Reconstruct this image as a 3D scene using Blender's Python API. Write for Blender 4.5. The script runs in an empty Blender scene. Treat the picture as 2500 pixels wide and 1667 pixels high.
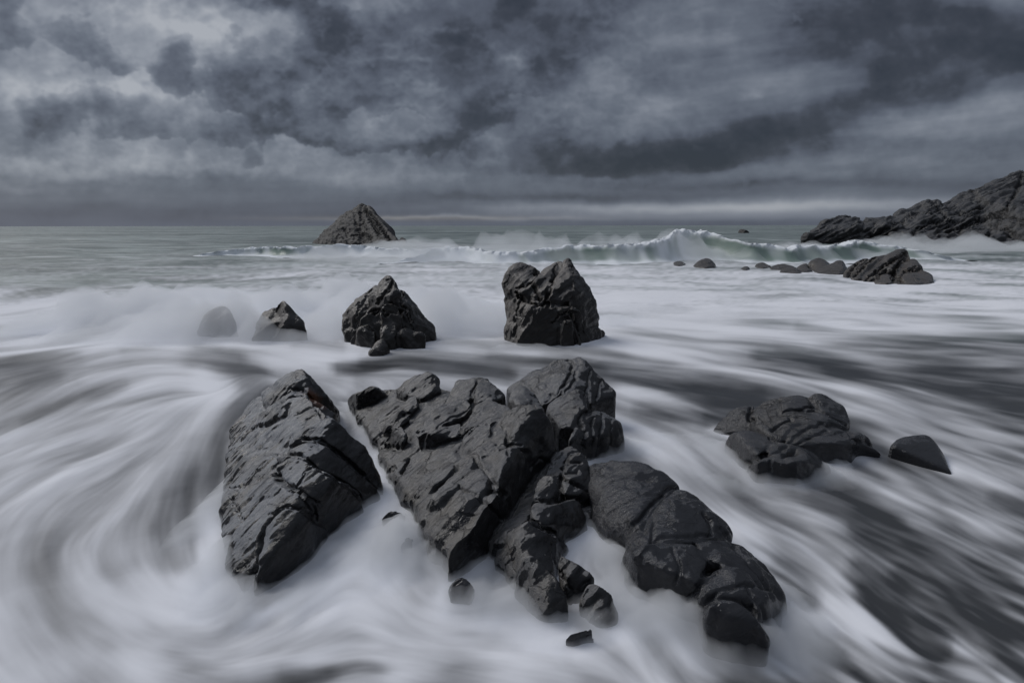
import bpy, math, time
import numpy as np
T0 = time.time()
scene = bpy.context.scene
col = scene.collection
R = math.radians

# ------------------------------------------------------------------ camera
H = 1.6                       # eye height above the mean water level (m)
F = 1250.0                    # focal length in photograph pixels (18 mm on 36 mm)
PITCH = math.atan(282.5 / F)
ROLL = R(-0.09)
cam = bpy.data.cameras.new('camera')
cam.lens = 18.0; cam.sensor_width = 36.0
cam.clip_start = 0.05; cam.clip_end = 80000
cam_o = bpy.data.objects.new('camera', cam); col.objects.link(cam_o)
cam_o.location = (0, 0, H)
cam_o.rotation_mode = 'XYZ'
cp, sp = math.cos(PITCH), math.sin(PITCH)
FWD = np.array([0, cp, -sp]); UP0 = np.array([0, sp, cp]); RT0 = np.array([1., 0, 0])
cr_, sr_ = math.cos(ROLL), math.sin(ROLL)
RT = RT0 * cr_ + UP0 * sr_
UP = -RT0 * sr_ + UP0 * cr_
from mathutils import Matrix, Vector
M = Matrix(((RT[0], UP[0], -FWD[0], 0), (RT[1], UP[1], -FWD[1], 0), (RT[2], UP[2], -FWD[2], H), (0, 0, 0, 1)))
cam_o.matrix_world = M
scene.camera = cam_o

# ------------------------------------------------------------------ light
SUN_AZ = R(-62)               # clockwise from +Y, the light comes in over the sea from the left
SUN_EL = R(46)
sun = bpy.data.lights.new('sun', 'SUN'); sun.energy = 1.5; sun.angle = R(30); sun.color = (1.0, 0.975, 0.95)
sun_o = bpy.data.objects.new('sun', sun); col.objects.link(sun_o)
sd = Vector((math.sin(SUN_AZ) * math.cos(SUN_EL), math.cos(SUN_AZ) * math.cos(SUN_EL), math.sin(SUN_EL)))
sun_o.rotation_euler = sd.to_track_quat('Z', 'Y').to_euler()
scene.view_settings.view_transform = 'Standard'
scene.view_settings.look = 'None'
scene.view_settings.exposure = 0.0
scene.view_settings.gamma = 1.0
scene.cycles.volume_bounces = 5
scene.cycles.max_bounces = 8
scene.cycles.transparent_max_bounces = 16

# ------------------------------------------------------------------ node helper
class NT:
    def __init__(s, tree):
        s.t = tree; s.n = tree.nodes; s.l = tree.links
    def put(s, sock, v):
        if isinstance(v, bpy.types.NodeSocket): s.l.new(v, sock)
        elif v is not None: sock.default_value = v
    def math(s, op, a, b=None, c=None, clamp=False):
        n = s.n.new('ShaderNodeMath'); n.operation = op; n.use_clamp = clamp
        for i, v in enumerate((a, b, c)):
            if v is not None: s.put(n.inputs[i], v)
        return n.outputs[0]
    def add(s, a, b): return s.math('ADD', a, b)
    def sub(s, a, b): return s.math('SUBTRACT', a, b)
    def mul(s, a, b): return s.math('MULTIPLY', a, b)
    def vmath(s, op, a, b=None, scale=None):
        n = s.n.new('ShaderNodeVectorMath'); n.operation = op
        s.put(n.inputs[0], a)
        if b is not None: s.put(n.inputs[1], b)
        if scale is not None: s.put(n.inputs['Scale'], scale)
        return n.outputs['Value'] if op in ('DOT_PRODUCT', 'LENGTH') else n.outputs[0]
    def comb(s, x, y, z):
        n = s.n.new('ShaderNodeCombineXYZ')
        for i, v in enumerate((x, y, z)): s.put(n.inputs[i], v)
        return n.outputs[0]
    def sep(s, v):
        n = s.n.new('ShaderNodeSeparateXYZ'); s.put(n.inputs[0], v); return n.outputs
    def noise(s, vec, scale, detail=4, rough=0.5, dist=0.0, lac=2.0, col=False):
        n = s.n.new('ShaderNodeTexNoise'); s.put(n.inputs['Vector'], vec)
        s.put(n.inputs['Scale'], scale); n.inputs['Detail'].default_value = detail
        n.inputs['Roughness'].default_value = rough; n.inputs['Distortion'].default_value = dist
        n.inputs['Lacunarity'].default_value = lac
        return n.outputs['Color' if col else 'Fac']
    def smooth(s, v, lo, hi, a=0.0, b=1.0):
        n = s.n.new('ShaderNodeMapRange'); n.interpolation_type = 'SMOOTHSTEP'
        s.put(n.inputs[0], v); s.put(n.inputs[1], lo); s.put(n.inputs[2], hi); s.put(n.inputs[3], a); s.put(n.inputs[4], b)
        return n.outputs[0]
    def lin(s, v, lo, hi, a=0.0, b=1.0):
        n = s.n.new('ShaderNodeMapRange')
        s.put(n.inputs[0], v); s.put(n.inputs[1], lo); s.put(n.inputs[2], hi); s.put(n.inputs[3], a); s.put(n.inputs[4], b)
        return n.outputs[0]
    def mix(s, f, a, b):
        n = s.n.new('ShaderNodeMix'); n.data_type = 'RGBA'
        s.put(n.inputs[0], f); s.put(n.inputs[6], a); s.put(n.inputs[7], b)
        return n.outputs[2]
    def ramp(s, f, stops):
        n = s.n.new('ShaderNodeValToRGB'); e = n.color_ramp.elements
        while len(e) < len(stops): e.new(0.5)
        for el, (p, c) in zip(e, stops): el.position = p; el.color = (*c, 1)
        s.put(n.inputs[0], f); return n.outputs[0]
    def attr(s, name):
        n = s.n.new('ShaderNodeAttribute'); n.attribute_name = name; return n

# ------------------------------------------------------------------ sky
world = bpy.data.worlds.new('World'); scene.world = world; world.use_nodes = True
EYE = np.array([0, 0, H])
def ray(px, py):
    return FWD + RT * ((px - 1250.0) / F) + UP * ((833.5 - py) / F)
_rng = np.random.default_rng(7)
_LAT = _rng.random((64, 64, 64), dtype=np.float32) * 2 - 1
def vnoise(p):
    p = np.asarray(p, dtype=np.float32)
    i = np.floor(p); f = p - i; i = i.astype(np.int32) & 63
    f = f * f * f * (f * (f * 6 - 15) + 10)
    j = (i + 1) & 63
    L = _LAT
    x0, y0, z0 = i[:, 0], i[:, 1], i[:, 2]; x1, y1, z1 = j[:, 0], j[:, 1], j[:, 2]
    fx, fy, fz = f[:, 0], f[:, 1], f[:, 2]
    a = L[x0, y0, z0] * (1 - fx) + L[x1, y0, z0] * fx
    b = L[x0, y1, z0] * (1 - fx) + L[x1, y1, z0] * fx
    c = L[x0, y0, z1] * (1 - fx) + L[x1, y0, z1] * fx
    e = L[x0, y1, z1] * (1 - fx) + L[x1, y1, z1] * fx
    return (a * (1 - fy) + b * fy) * (1 - fz) + (c * (1 - fy) + e * fy) * fz
_Q, _ = np.linalg.qr(np.random.default_rng(3).normal(size=(3, 3)))
_Q = _Q.astype(np.float32)
def fbm(p, octv=4, gain=0.5):
    p = np.asarray(p, dtype=np.float32); s = 0; a = 1.0
    for o in range(octv):
        s = s + a * vnoise(p); p = (p @ _Q) * 2.03 + 17.3; a *= gain
    return s
def sstep(x, a, b):
    t = np.clip((x - a) / (b - a), 0, 1); return t * t * (3 - 2 * t)

#SKYNP_BEGIN
def sky_patch(px, py):
    """linear colour of the clouded sky over the sea on a chart of photograph pixels (arrays of one shape)"""
    sh = px.shape
    u = (px - 1250.0) / F; e = np.maximum((551.0 - py) / F, 0.0)
    def nz(x, y, s, o=6, g=0.55, z=0.0):
        p = np.stack([x.ravel() * s, y.ravel() * s, np.full(x.size, z)], 1)
        return fbm(p, o, g).reshape(sh)
    inv = 1.0 / (e + 0.10)
    qx, qy = u * inv, inv
    wx = nz(u, e * 1.3, 6.0, 5, .55, 3.3); wy = nz(u, e * 1.3, 6.0, 5, .55, 9.1)
    wx2 = nz(u, e * 1.2, 22.0, 4, .55, 13.3); wy2 = nz(u, e * 1.2, 22.0, 4, .55, 19.1)
    low = sstep(e, 0.0, 0.2) * 0.85 + 0.15
    left = sstep(px, 1500, 900)
    X = px + (wx * 62 + wx2 * 20) * (0.55 + 0.45 * left); Y = py + (wy * 40 + wy2 * 15) * low * (0.55 + 0.45 * left)
    def blobs(bs, X=X, Y=Y):
        s = np.zeros(sh)
        for (bx, by, rx, ry, amp, *rot) in bs:
            r = R(rot[0]) if rot else 0.0
            c, sn = math.cos(r), math.sin(r)
            a = X - bx; b = -(Y - by)
            s += amp * np.exp(-(((a * c + b * sn) / rx) ** 2 + ((b * c - a * sn) / ry) ** 2))
        return s
    SOFT = [
        (1180, 60, 300, 85, .46, 8), (1330, 125, 130, 60, .30), (1450, 385, 290, 45, .62, -3), (1290, 400, 110, 28, .2), (1150, 300, 260, 50, .18),
        (880, 70, 230, 60, .12, -8), (1050, 170, 200, 60, -.10),
        (1730, 372, 380, 42, .46, 6), (1950, 318, 330, 42, .46, 16), (2230, 222, 300, 40, .42, 20), (2230, 50, 360, 85, .80, -4), (2420, 120, 260, 70, .45, 12), (2100, 120, 160, 60, .25), (2010, 145, 110, 24, .22, 8),
        (1620, 150, 300, 110, -.10), (1880, 215, 120, 60, -.22), (1820, 245, 26, 16, -.3), (1570, 235, 70, 26, -.22), (2450, 260, 300, 60, -.16, 14), (2300, 330, 330, 36, -.08, 14), (2050, 420, 420, 20, -.12, 3),
        (2150, 365, 380, 17, .16, 6), (1900, 455, 560, 12, .26), (1320, 478, 420, 13, .42), (2400, 440, 300, 12, .12),
        (1640, 508, 520, 15, -.55), (2050, 500, 400, 14, -.48), (1800, 528, 600, 9, -.18), (1030, 532, 300, 4.5, -.5), (1500, 425, 330, 10, -.24), (1750, 532, 700, 8, -.1),
        (250, 60, 400, 75, -.42), (520, 95, 150, 50, -.42), (330, 215, 330, 26, -.2), (60, 185, 260, 55, -.34), (330, 195, 300, 36, -.30), (640, 215, 120, 40, -.42), (960, 15, 70, 40, -.36), (830, 10, 120, 40, -.1),
        (560, 255, 200, 30, -.28), (690, 350, 240, 36, -.30), (900, 290, 130, 26, -.26), (1230, 165, 26, 16, -.5), (150, 400, 330, 36, -.26), (520, 415, 360, 30, -.30), (930, 385, 280, 40, -.22), (60, 460, 200, 14, -.2),
        (560, 468, 560, 22, .20), (200, 520, 600, 24, .40), (800, 515, 500, 18, .26), (900, 495, 260, 12, .26), (380, 445, 400, 10, .12),
    ]
    PUFF = [
        (435, 115, 48, 46, 1.0), (418, 150, 62, 36, .8), (420, 190, 34, 34, .6), (175, 85, 40, 34, .9), (260, 125, 120, 40, .9, -16), (330, 155, 110, 30, .6, -10), (20, 30, 60, 50, .95), (55, 75, 70, 26, .8, -24), (15, 110, 46, 26, .8),
        (560, 95, 34, 24, .8), (570, 145, 70, 46, .7), (640, 170, 110, 44, .7), (720, 110, 120, 60, .8), (850, 45, 210, 50, .85, -12), (700, 15, 160, 18, .8, -6), (560, 210, 60, 30, .6), (200, 40, 60, 14, .55), (600, 240, 100, 20, .45),
        (100, 270, 150, 50, .85), (250, 250, 120, 40, .55), (310, 320, 150, 46, .95), (420, 310, 80, 40, .6), (560, 320, 34, 26, .65), (580, 350, 60, 24, .5),
        (860, 190, 120, 60, .9), (1010, 150, 130, 60, .9), (1130, 150, 110, 60, .9), (960, 240, 240, 60, .8), (1080, 110, 60, 30, .7), (1200, 210, 130, 60, .8), (1390, 140, 26, 34, .7), (1310, 150, 40, 40, .6),
        (690, 310, 90, 24, .9), (820, 325, 160, 26, .8), (620, 390, 36, 20, .6), (1000, 340, 100, 20, .5), (1180, 300, 140, 40, .6),
    ]
    soft = blobs(SOFT); puff = blobs(PUFF, px + wx * 24 + wx2 * 16, py + (wy * 18 + wy2 * 13) * low)
    n1 = nz(qx, qy * 0.8, 0.75, 7, .55, 4.0); n3 = nz(u, e * 1.25, 11.0, 7, .6, 21.0); n4 = nz(u, e * 1.25, 4.0, 4, .5, 27.0)
    bil_ = 1.1 - 3.2 * np.abs(nz(u + wx * 0.01, e * 1.35 + wy * 0.01, 15.0, 4, .55, 61.0)); bil_ = 0.6 * bil_ + 0.4 * (0.9 - 2.6 * np.abs(nz(u, e * 1.3, 34.0, 3, .6, 71.0)))
    bil_ = np.clip(bil_, -1.0, 1.0)
    streak = nz(u + e * -2.2, e * 5.0 + u * -0.25, 3.4, 6, .55, 41.0)
    bars = nz(u * 1.3, e * 24.0, 1.0, 6, .55, 33.0)
    lowm = sstep(e, 0.15, 0.03); rgt = sstep(px, 1300, 1900)
    tex = 0.13 * n1 + (0.20 * n3 - 0.10 * bil_) * (1 - 0.6 * rgt) + 0.10 * n4 + 0.22 * streak * (0.25 + 0.75 * rgt)
    tex = tex * (1 - 0.7 * lowm) + 0.17 * bars * lowm
    dens = soft + tex
    pf = puff - 0.50 + 0.42 * n3 + 0.06 * n4 + 0.20 * bil_
    pm = sstep(pf, -0.03, 0.14) * (0.92 - 0.5 * lowm)
    # the tops of the heaps catch the light: compare the density with that a little higher up
    def shift(a, di, dj): return np.roll(np.roll(a, di, 0), dj, 1)
    emb = np.clip(pf, 0.0, 0.8) - np.clip(0.4 * shift(pf, 9, 3) + 0.6 * shift(pf, 4, 1), 0.0, 0.8)
    emb *= sstep(py, 40, 80)
    thick = np.clip(0.47 + 0.07 * rgt + 0.60 * dens - 0.30 * np.maximum(dens - 0.38, 0) + 0.10 * n3 * sstep(dens, 0.2, 0.6), 0, 1)
    ks = np.array([0, .16, .34, .5, .66, .82, 1.0])
    cs = np.array([1.005, 0.985, 1.03]) * np.array([(.39, .42, .44), (.275, .305, .335), (.183, .208, .240), (.123, .144, .173), (.083, .097, .122), (.045, .052, .065), (.028, .034, .044)])
    ramp = lambda t, c: np.stack([np.interp(t, ks, cs[:, k]) for k in range(3)], -1) if c is None else None
    col = ramp(thick, None)
    core = sstep(pf, 0.0, 0.75)
    pt = np.clip(0.51 + 0.24 * core * (1 - 0.75 * np.exp(-((px - 1000) / 300) ** 2 - ((py - 190) / 130) ** 2)) + 0.42 * soft + 0.55 * tex - emb * 0.36 * (1 - lowm), 0, 1)
    pc = ramp(pt, None)
    col = col * (1 - pm[..., None]) + pc * pm[..., None]
    # blue-grey distance
    air = (sstep(e, 0.13, 0.0) * (0.24 + 0.40 * sstep(px, 1600, 300)))[..., None]
    col = col * (1 - air) + np.array([.090, .108, .152]) * air
    warm = (np.exp(-((py - 533) / 6.0) ** 2) * np.exp(-((px - 980) / 330.0) ** 2))[..., None]
    col = col * (1 + warm * np.array([.35, .22, .05]))
    return np.clip(col, 0.01, 1)
#SKYNP_END
def build_sky():
    NX, NY = 4096, 2048
    st = 2.5
    gx = np.arange(-350, 2851, st); gy = np.arange(-260, 558, st)
    patch = sky_patch(*np.meshgrid(gx, gy)).astype(np.float32)
    # the rest of the deck: the same broken overcast, brighter overhead as overcast skies are
    def generic(D):
        z = np.maximum(D[:, 2], 0); inv = 1 / (z + 0.12)
        n = fbm(np.stack([D[:, 0] * inv * 0.7, D[:, 1] * inv * 0.7, np.full(len(D), 4.0)], 1), 6, .55)
        t = np.clip(0.5 + 0.26 * n, 0, 1)
        k = np.array([0, .5, 1]); c = np.array([(.24, .258, .29), (.125, .139, .168), (.062, .069, .088)])
        v = np.stack([np.interp(t, k, c[:, i]) for i in range(3)], -1)
        return v * (1 + ZENITH * sstep(z, 0.36, 1.0))[:, None]
    img = np.zeros((NY, NX, 3), np.float32); img[:NY // 2] = (.045, .05, .055)
    def dirs(jj, ii):
        el = ((ii + 0.5) / NY - 0.5) * math.pi; az = (0.5 - (jj + 0.5) / NX) * 2 * math.pi
        A, E = np.meshgrid(az, el); return np.stack([np.cos(A) * np.cos(E), np.sin(A) * np.cos(E), np.sin(E)], -1)
    s = 4
    D = dirs(np.arange(0, NX, s) + 1.5, np.arange(NY // 2, NY, s) + 1.5)
    g = generic(D.reshape(-1, 3)).reshape(D.shape)
    img[NY // 2:] = np.repeat(np.repeat(g, s, 0), s, 1)
    j0, j1, i0, i1 = int(NX * .25 - NX * .165), int(NX * .25 + NX * .165), NY // 2 - 2, NY // 2 + int(NY * .2)
    D = dirs(np.arange(j0, j1), np.arange(i0, i1))
    D[..., 2] = np.maximum(D[..., 2], 0)
    w = D @ FWD; w = np.maximum(w, 1e-3)
    px = 1250 + F * (D @ RT) / w; py = 833.5 - F * (D @ UP) / w
    c = ((px - gx[0]) / st).clip(0, len(gx) - 1.01); r = ((py - gy[0]) / st).clip(0, len(gy) - 1.01)
    c0 = c.astype(int); r0 = r.astype(int); fc = (c - c0)[..., None]; fr = (r - r0)[..., None]
    v = (patch[r0, c0] * (1 - fc) + patch[r0, c0 + 1] * fc) * (1 - fr) + (patch[r0 + 1, c0] * (1 - fc) + patch[r0 + 1, c0 + 1] * fc) * fr
    m = (sstep(px, -330, -60) * sstep(px, 2830, 2560) * sstep(py, -240, -30))[..., None]
    img[i0:i1, j0:j1] = img[i0:i1, j0:j1] * (1 - m) + v * m
    im = bpy.data.images.new('cloud_deck', NX, NY, alpha=False, float_buffer=True)
    im.colorspace_settings.name = 'Linear Rec.709'
    im.pixels.foreach_set(np.concatenate([img, np.ones((NY, NX, 1), np.float32)], -1).ravel())
    im.update(); im.pack()
    wt = world.node_tree; wt.nodes.clear(); g_ = NT(wt)
    env = wt.nodes.new('ShaderNodeTexEnvironment'); env.image = im; env.interpolation = 'Cubic'
    sky = wt.nodes.new('ShaderNodeTexSky'); sky.sky_type = 'NISHITA'; sky.sun_disc = False
    sky.sun_elevation = SUN_EL; sky.sun_rotation = SUN_AZ
    b1 = wt.nodes.new('ShaderNodeBackground'); g_.put(b1.inputs[0], env.outputs[0]); b1.inputs[1].default_value = 1.0
    b2 = wt.nodes.new('ShaderNodeBackground'); g_.put(b2.inputs[0], sky.outputs[0]); b2.inputs[1].default_value = 0.07
    mx = wt.nodes.new('ShaderNodeMixShader'); mx.inputs[0].default_value = 0.05      # a little clear sky comes through
    wt.links.new(b1.outputs[0], mx.inputs[1]); wt.links.new(b2.outputs[0], mx.inputs[2])
    out = wt.nodes.new('ShaderNodeOutputWorld'); wt.links.new(mx.outputs[0], out.inputs[0])
ZENITH = 2.0
build_sky()

# ------------------------------------------------------------------ numeric helpers
def P(px, py, v):
    """point of the place seen at a photograph pixel: v < 1.25 is its height z, else its distance y"""
    d = ray(px, py)
    t = (v - H) / d[2] if v < 1.25 else v / d[1]
    return EYE + d * t

def hull_planes(pts):
    pts = np.asarray(pts, float); n = len(pts); out = []
    c = pts.mean(0)
    for i in range(n):
        for j in range(i + 1, n):
            for k in range(j + 1, n):
                m = np.cross(pts[j] - pts[i], pts[k] - pts[i]); l = np.linalg.norm(m)
                if l < 1e-9: continue
                m /= l; o = m @ pts[i]
                s = pts @ m - o
                if s.max() < 1e-6: pass
                elif s.min() > -1e-6: m, o = -m, -o
                else: continue
                if not any(abs(o - q[3]) < 1e-4 and m @ q[:3] > 0.9999 for q in out):
                    out.append(np.array([*m, o]))
    return np.array(out, dtype=np.float32)

def plane_y(py):
    k = (833.5 - np.asarray(py)) / F
    return (FWD[1] + UP[1] * k) * (-H / (FWD[2] + UP[2] * k))


def surface_nets(D, org, h):
    ins = D < 0
    nx, ny, nz = D.shape
    cnt = np.zeros((nx - 1, ny - 1, nz - 1), np.int8)
    sl = [slice(0, -1), slice(1, None)]
    for a in (0, 1):
        for b in (0, 1):
            for c in (0, 1):
                cnt += ins[sl[a], sl[b], sl[c]]
    act = np.argwhere((cnt > 0) & (cnt < 8))
    idx = -np.ones(cnt.shape, np.int32); idx[tuple(act.T)] = np.arange(len(act))
    acc = np.zeros((len(act), 3)); num = np.zeros(len(act))
    for ax in range(3):
        for u in (0, 1):
            for v in (0, 1):
                o = np.zeros(3, int); oth = [q for q in range(3) if q != ax]
                o[oth[0]] = u; o[oth[1]] = v
                A = act + o; B = A.copy(); B[:, ax] += 1
                da = D[tuple(A.T)]; db = D[tuple(B.T)]
                m = (da < 0) != (db < 0)
                t = da[m] / (da[m] - db[m])
                pnt = A[m].astype(float); pnt[:, ax] += t
                acc[m] += pnt; num[m] += 1
    V = acc / num[:, None] * h + org
    quads = []
    for ax in range(3):
        oth = [q for q in range(3) if q != ax]
        s0 = [slice(1, -1)] * 3; s0[ax] = slice(0, -1)
        s1 = [slice(1, -1)] * 3; s1[ax] = slice(1, None)
        a = ins[tuple(s0)]; b = ins[tuple(s1)]
        for flip in (False, True):
            e = np.argwhere((a & ~b) if not flip else (~a & b))
            off = np.ones(3, int); off[ax] = 0
            e = e + off
            k = []
            for (u, v) in ((-1, -1), (0, -1), (0, 0), (-1, 0)):
                c = e.copy(); c[:, oth[0]] += u; c[:, oth[1]] += v
                k.append(idx[tuple(c.T)])
            k = np.stack(k, 1)
            if flip ^ (ax == 1): k = k[:, ::-1]
            quads.append(k)
    Q = np.concatenate(quads)
    return V, Q[(Q >= 0).all(1)]

def vert_normals(V, Q):
    n = np.cross(V[Q[:, 2]] - V[Q[:, 0]], V[Q[:, 3]] - V[Q[:, 1]])
    N = np.zeros_like(V)
    for k in range(4):
        for c in range(3):
            N[:, c] += np.bincount(Q[:, k], weights=n[:, c], minlength=len(V))
    return N / (np.linalg.norm(N, axis=1, keepdims=True) + 1e-12)

def smooth_verts(V, Q, it, f=0.5):
    e = np.concatenate([Q[:, [0, 1]], Q[:, [1, 2]], Q[:, [2, 3]], Q[:, [3, 0]]])
    deg = np.bincount(e[:, 0], minlength=len(V)) + np.bincount(e[:, 1], minlength=len(V))
    for _ in range(it):
        S = np.stack([np.bincount(e[:, 0], weights=V[e[:, 1], c], minlength=len(V)) + np.bincount(e[:, 1], weights=V[e[:, 0], c], minlength=len(V)) for c in range(3)], 1)
        V = V * (1 - f) + f * S / np.maximum(deg, 1)[:, None]
    return V

def mesh_from(name, V, Q, mat, smooth=True, normals=None, attrs=None):
    me = bpy.data.meshes.new(name)
    V = np.ascontiguousarray(V, dtype=np.float32); Q = np.ascontiguousarray(Q, dtype=np.int32)
    k = Q.shape[1]
    me.vertices.add(len(V)); me.vertices.foreach_set('co', V.ravel())
    me.loops.add(Q.size); me.loops.foreach_set('vertex_index', Q.ravel())
    me.polygons.add(len(Q)); me.polygons.foreach_set('loop_start', np.arange(0, Q.size, k, dtype=np.int32))
    me.polygons.foreach_set('use_smooth', np.full(len(Q), smooth))
    for an, av in (attrs or {}).items():
        at = me.attributes.new(an, 'FLOAT', 'POINT'); at.data.foreach_set('value', np.ascontiguousarray(av, dtype=np.float32))
    me.update(calc_edges=True)
    if normals is not None: me.normals_split_custom_set_from_vertices(normals.astype(np.float32))
    me.materials.append(mat)
    return me
def tag(o, label=None, cat=None, group=None, kind=None):
    for k, v in (('label', label), ('category', cat), ('group', group), ('kind', kind)):
        if v: o[k] = v
    return o
def new_obj(name, me, parent=None):
    o = bpy.data.objects.new(name, me); col.objects.link(o)
    if parent: o.parent = parent
    return o

# ------------------------------------------------------------------ rock material
#ROCKMAT_BEGIN
def rock_material(name, dry, wet, tint, scale=1.0, wet_h=0.12, streak=(1, 0, 0), rust=None, lean=0.0, patch=1.0, midw=0.45, gloss=0.0, slits=0.5):  # wet: tone of wet rock and of faces painted as shaded
    m = bpy.data.materials.new(name); m.use_nodes = True
    g = NT(m.node_tree); g.n.clear()
    geo = g.n.new('ShaderNodeNewGeometry'); pos = geo.outputs['Position']; nor = geo.outputs['Normal']
    nx_, ny_, nz_ = g.sep(nor); x, y, z = g.sep(pos)
    at = g.attr('cavity').outputs['Fac']
    big = g.noise(pos, 3.0 / scale, 5, 0.6, 0.6)
    mid = g.noise(pos, 14.0 / scale, 6, 0.65, 0.4)
    fine = g.noise(pos, 90.0 / scale, 5, 0.7)
    # grain drawn out along the bedding
    sdir = Vector(streak).normalized()
    along = g.vmath('DOT_PRODUCT', pos, tuple(sdir))
    flat = g.vmath('SUBTRACT', pos, g.vmath('SCALE', tuple(sdir), scale=g.mul(along, 0.88)))
    grain = g.noise(flat, 45.0 / scale, 5, 0.65, 0.3)
    # ragged wet edge low down; shade painted on faces turned from the sun
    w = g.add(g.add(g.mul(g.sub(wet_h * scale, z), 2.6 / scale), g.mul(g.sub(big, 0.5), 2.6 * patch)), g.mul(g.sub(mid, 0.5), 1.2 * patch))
    w = g.add(w, g.mul(g.sub(g.mul(nx_, 0.8), g.mul(ny_, 0.5)), 2.3))  # shade put into the colour: faces turned right and forward go dark
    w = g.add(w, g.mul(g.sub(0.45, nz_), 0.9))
    wet_shade = g.smooth(w, 0.42 - lean, 0.60 - lean)
    tone = g.add(g.mul(g.sub(mid, 0.5), 2.0 * midw), g.add(g.mul(g.sub(grain, 0.5), 1.1), g.mul(g.sub(fine, 0.5), 0.7)))
    tone = g.math('ADD', tone, 0.5, clamp=True)
    cd = g.mix(tone, tuple(c * 0.62 for c in dry) + (1,), tuple(c * 1.45 for c in dry) + (1,))
    cd = g.mix(g.mul(g.smooth(big, 0.42, 0.68), 0.55), cd, (*tint, 1))
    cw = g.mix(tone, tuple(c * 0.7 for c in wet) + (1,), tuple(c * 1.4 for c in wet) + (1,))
    c = g.mix(wet_shade, cd, cw)
    # hair cracks: two sets of joints, wandering
    wpos = g.vmath('ADD', pos, g.vmath('SCALE', g.vmath('SUBTRACT', g.noise(pos, 6.0 / scale, 4, 0.6, 0.0, col=True), (0.5, 0.5, 0.5)), scale=0.16 * scale))
    vo = g.n.new('ShaderNodeTexVoronoi'); vo.feature = 'DISTANCE_TO_EDGE'; vo.inputs['Scale'].default_value = 4.2 / scale
    g.put(vo.inputs['Vector'], g.vmath('MULTIPLY', wpos, (1.0, 0.75, 1.5)))
    crk = g.mul(g.smooth(vo.outputs['Distance'], 0.035, 0.004), g.smooth(big, 0.46, 0.62))
    c = g.mix(g.mul(crk, 0.35), c, (0.012, 0.011, 0.011, 1))
    # slits between the lenses of the bedding
    flat2 = g.vmath('SUBTRACT', pos, g.vmath('SCALE', tuple(sdir), scale=g.mul(along, 0.90)))
    sl = g.noise(flat2, 19.0 / scale, 4, 0.6, 0.6)
    slit = g.mul(g.smooth(sl, 0.60, 0.67), g.sub(1.0, wet_shade))
    c = g.mix(g.mul(slit, slits), c, (0.02, 0.02, 0.022, 1))
    # pale salt and barnacle specks
    sp_ = g.n.new('ShaderNodeTexVoronoi'); sp_.inputs['Scale'].default_value = 26.0 / scale; g.put(sp_.inputs['Vector'], pos)
    sc = g.sep(sp_.outputs['Color'])[0]
    speck = g.mul(g.smooth(sp_.outputs['Distance'], 0.11, 0.05), g.smooth(sc, 0.93, 0.95))
    c = g.mix(g.mul(speck, 0.5), c, (0.3, 0.3, 0.29, 1))
    if rust:
        rp, rr = rust
        dd = g.vmath('LENGTH', g.vmath('SUBTRACT', pos, tuple(rp)))
        c = g.mix(g.mul(g.smooth(g.add(dd, g.mul(g.sub(mid, 0.5), 0.12)), rr, rr * 0.45), 0.85), c, (0.075, 0.028, 0.012, 1))
    b = g.n.new('ShaderNodeBsdfPrincipled')
    g.put(b.inputs['Base Color'], c)
    rough = g.add(g.mul(g.sub(1.0, wet_shade), 0.16), g.add(0.15 - gloss, g.mul(g.sub(fine, 0.5), 0.35)))
    g.put(b.inputs['Roughness'], rough)
    g.put(b.inputs['Specular IOR Level'], g.sub(0.7, g.mul(wet_shade, 0.42)))
    b.inputs['Coat Roughness'].default_value = 0.10; g.put(b.inputs['Coat Weight'], g.mul(wet_shade, 0.08 if gloss >= 0 else 0.0))
    hgt = g.sub(g.add(g.add(g.mul(mid, midw), g.mul(grain, 0.8)), g.mul(fine, 0.35)), g.add(g.mul(crk, 0.6), g.mul(slit, slits * 1.2)))
    bp = g.n.new('ShaderNodeBump'); bp.inputs['Distance'].default_value = 0.016 * scale
    g.put(bp.inputs['Strength'], g.add(g.mul(g.sub(1.0, wet_shade), 0.5), 0.4)); g.put(bp.inputs['Height'], hgt)
    g.l.new(bp.outputs[0], b.inputs['Normal'])
    o = g.n.new('ShaderNodeOutputMaterial'); g.l.new(b.outputs[0], o.inputs[0])
    return m
SL_DRY = (0.165, 0.172, 0.187); SL_WET_SHADE = (0.009, 0.009, 0.010); SL_TINT = (0.140, 0.122, 0.098)  # the wet tone doubles as painted shade on faces away from the sun
#ROCKMAT_END

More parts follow.
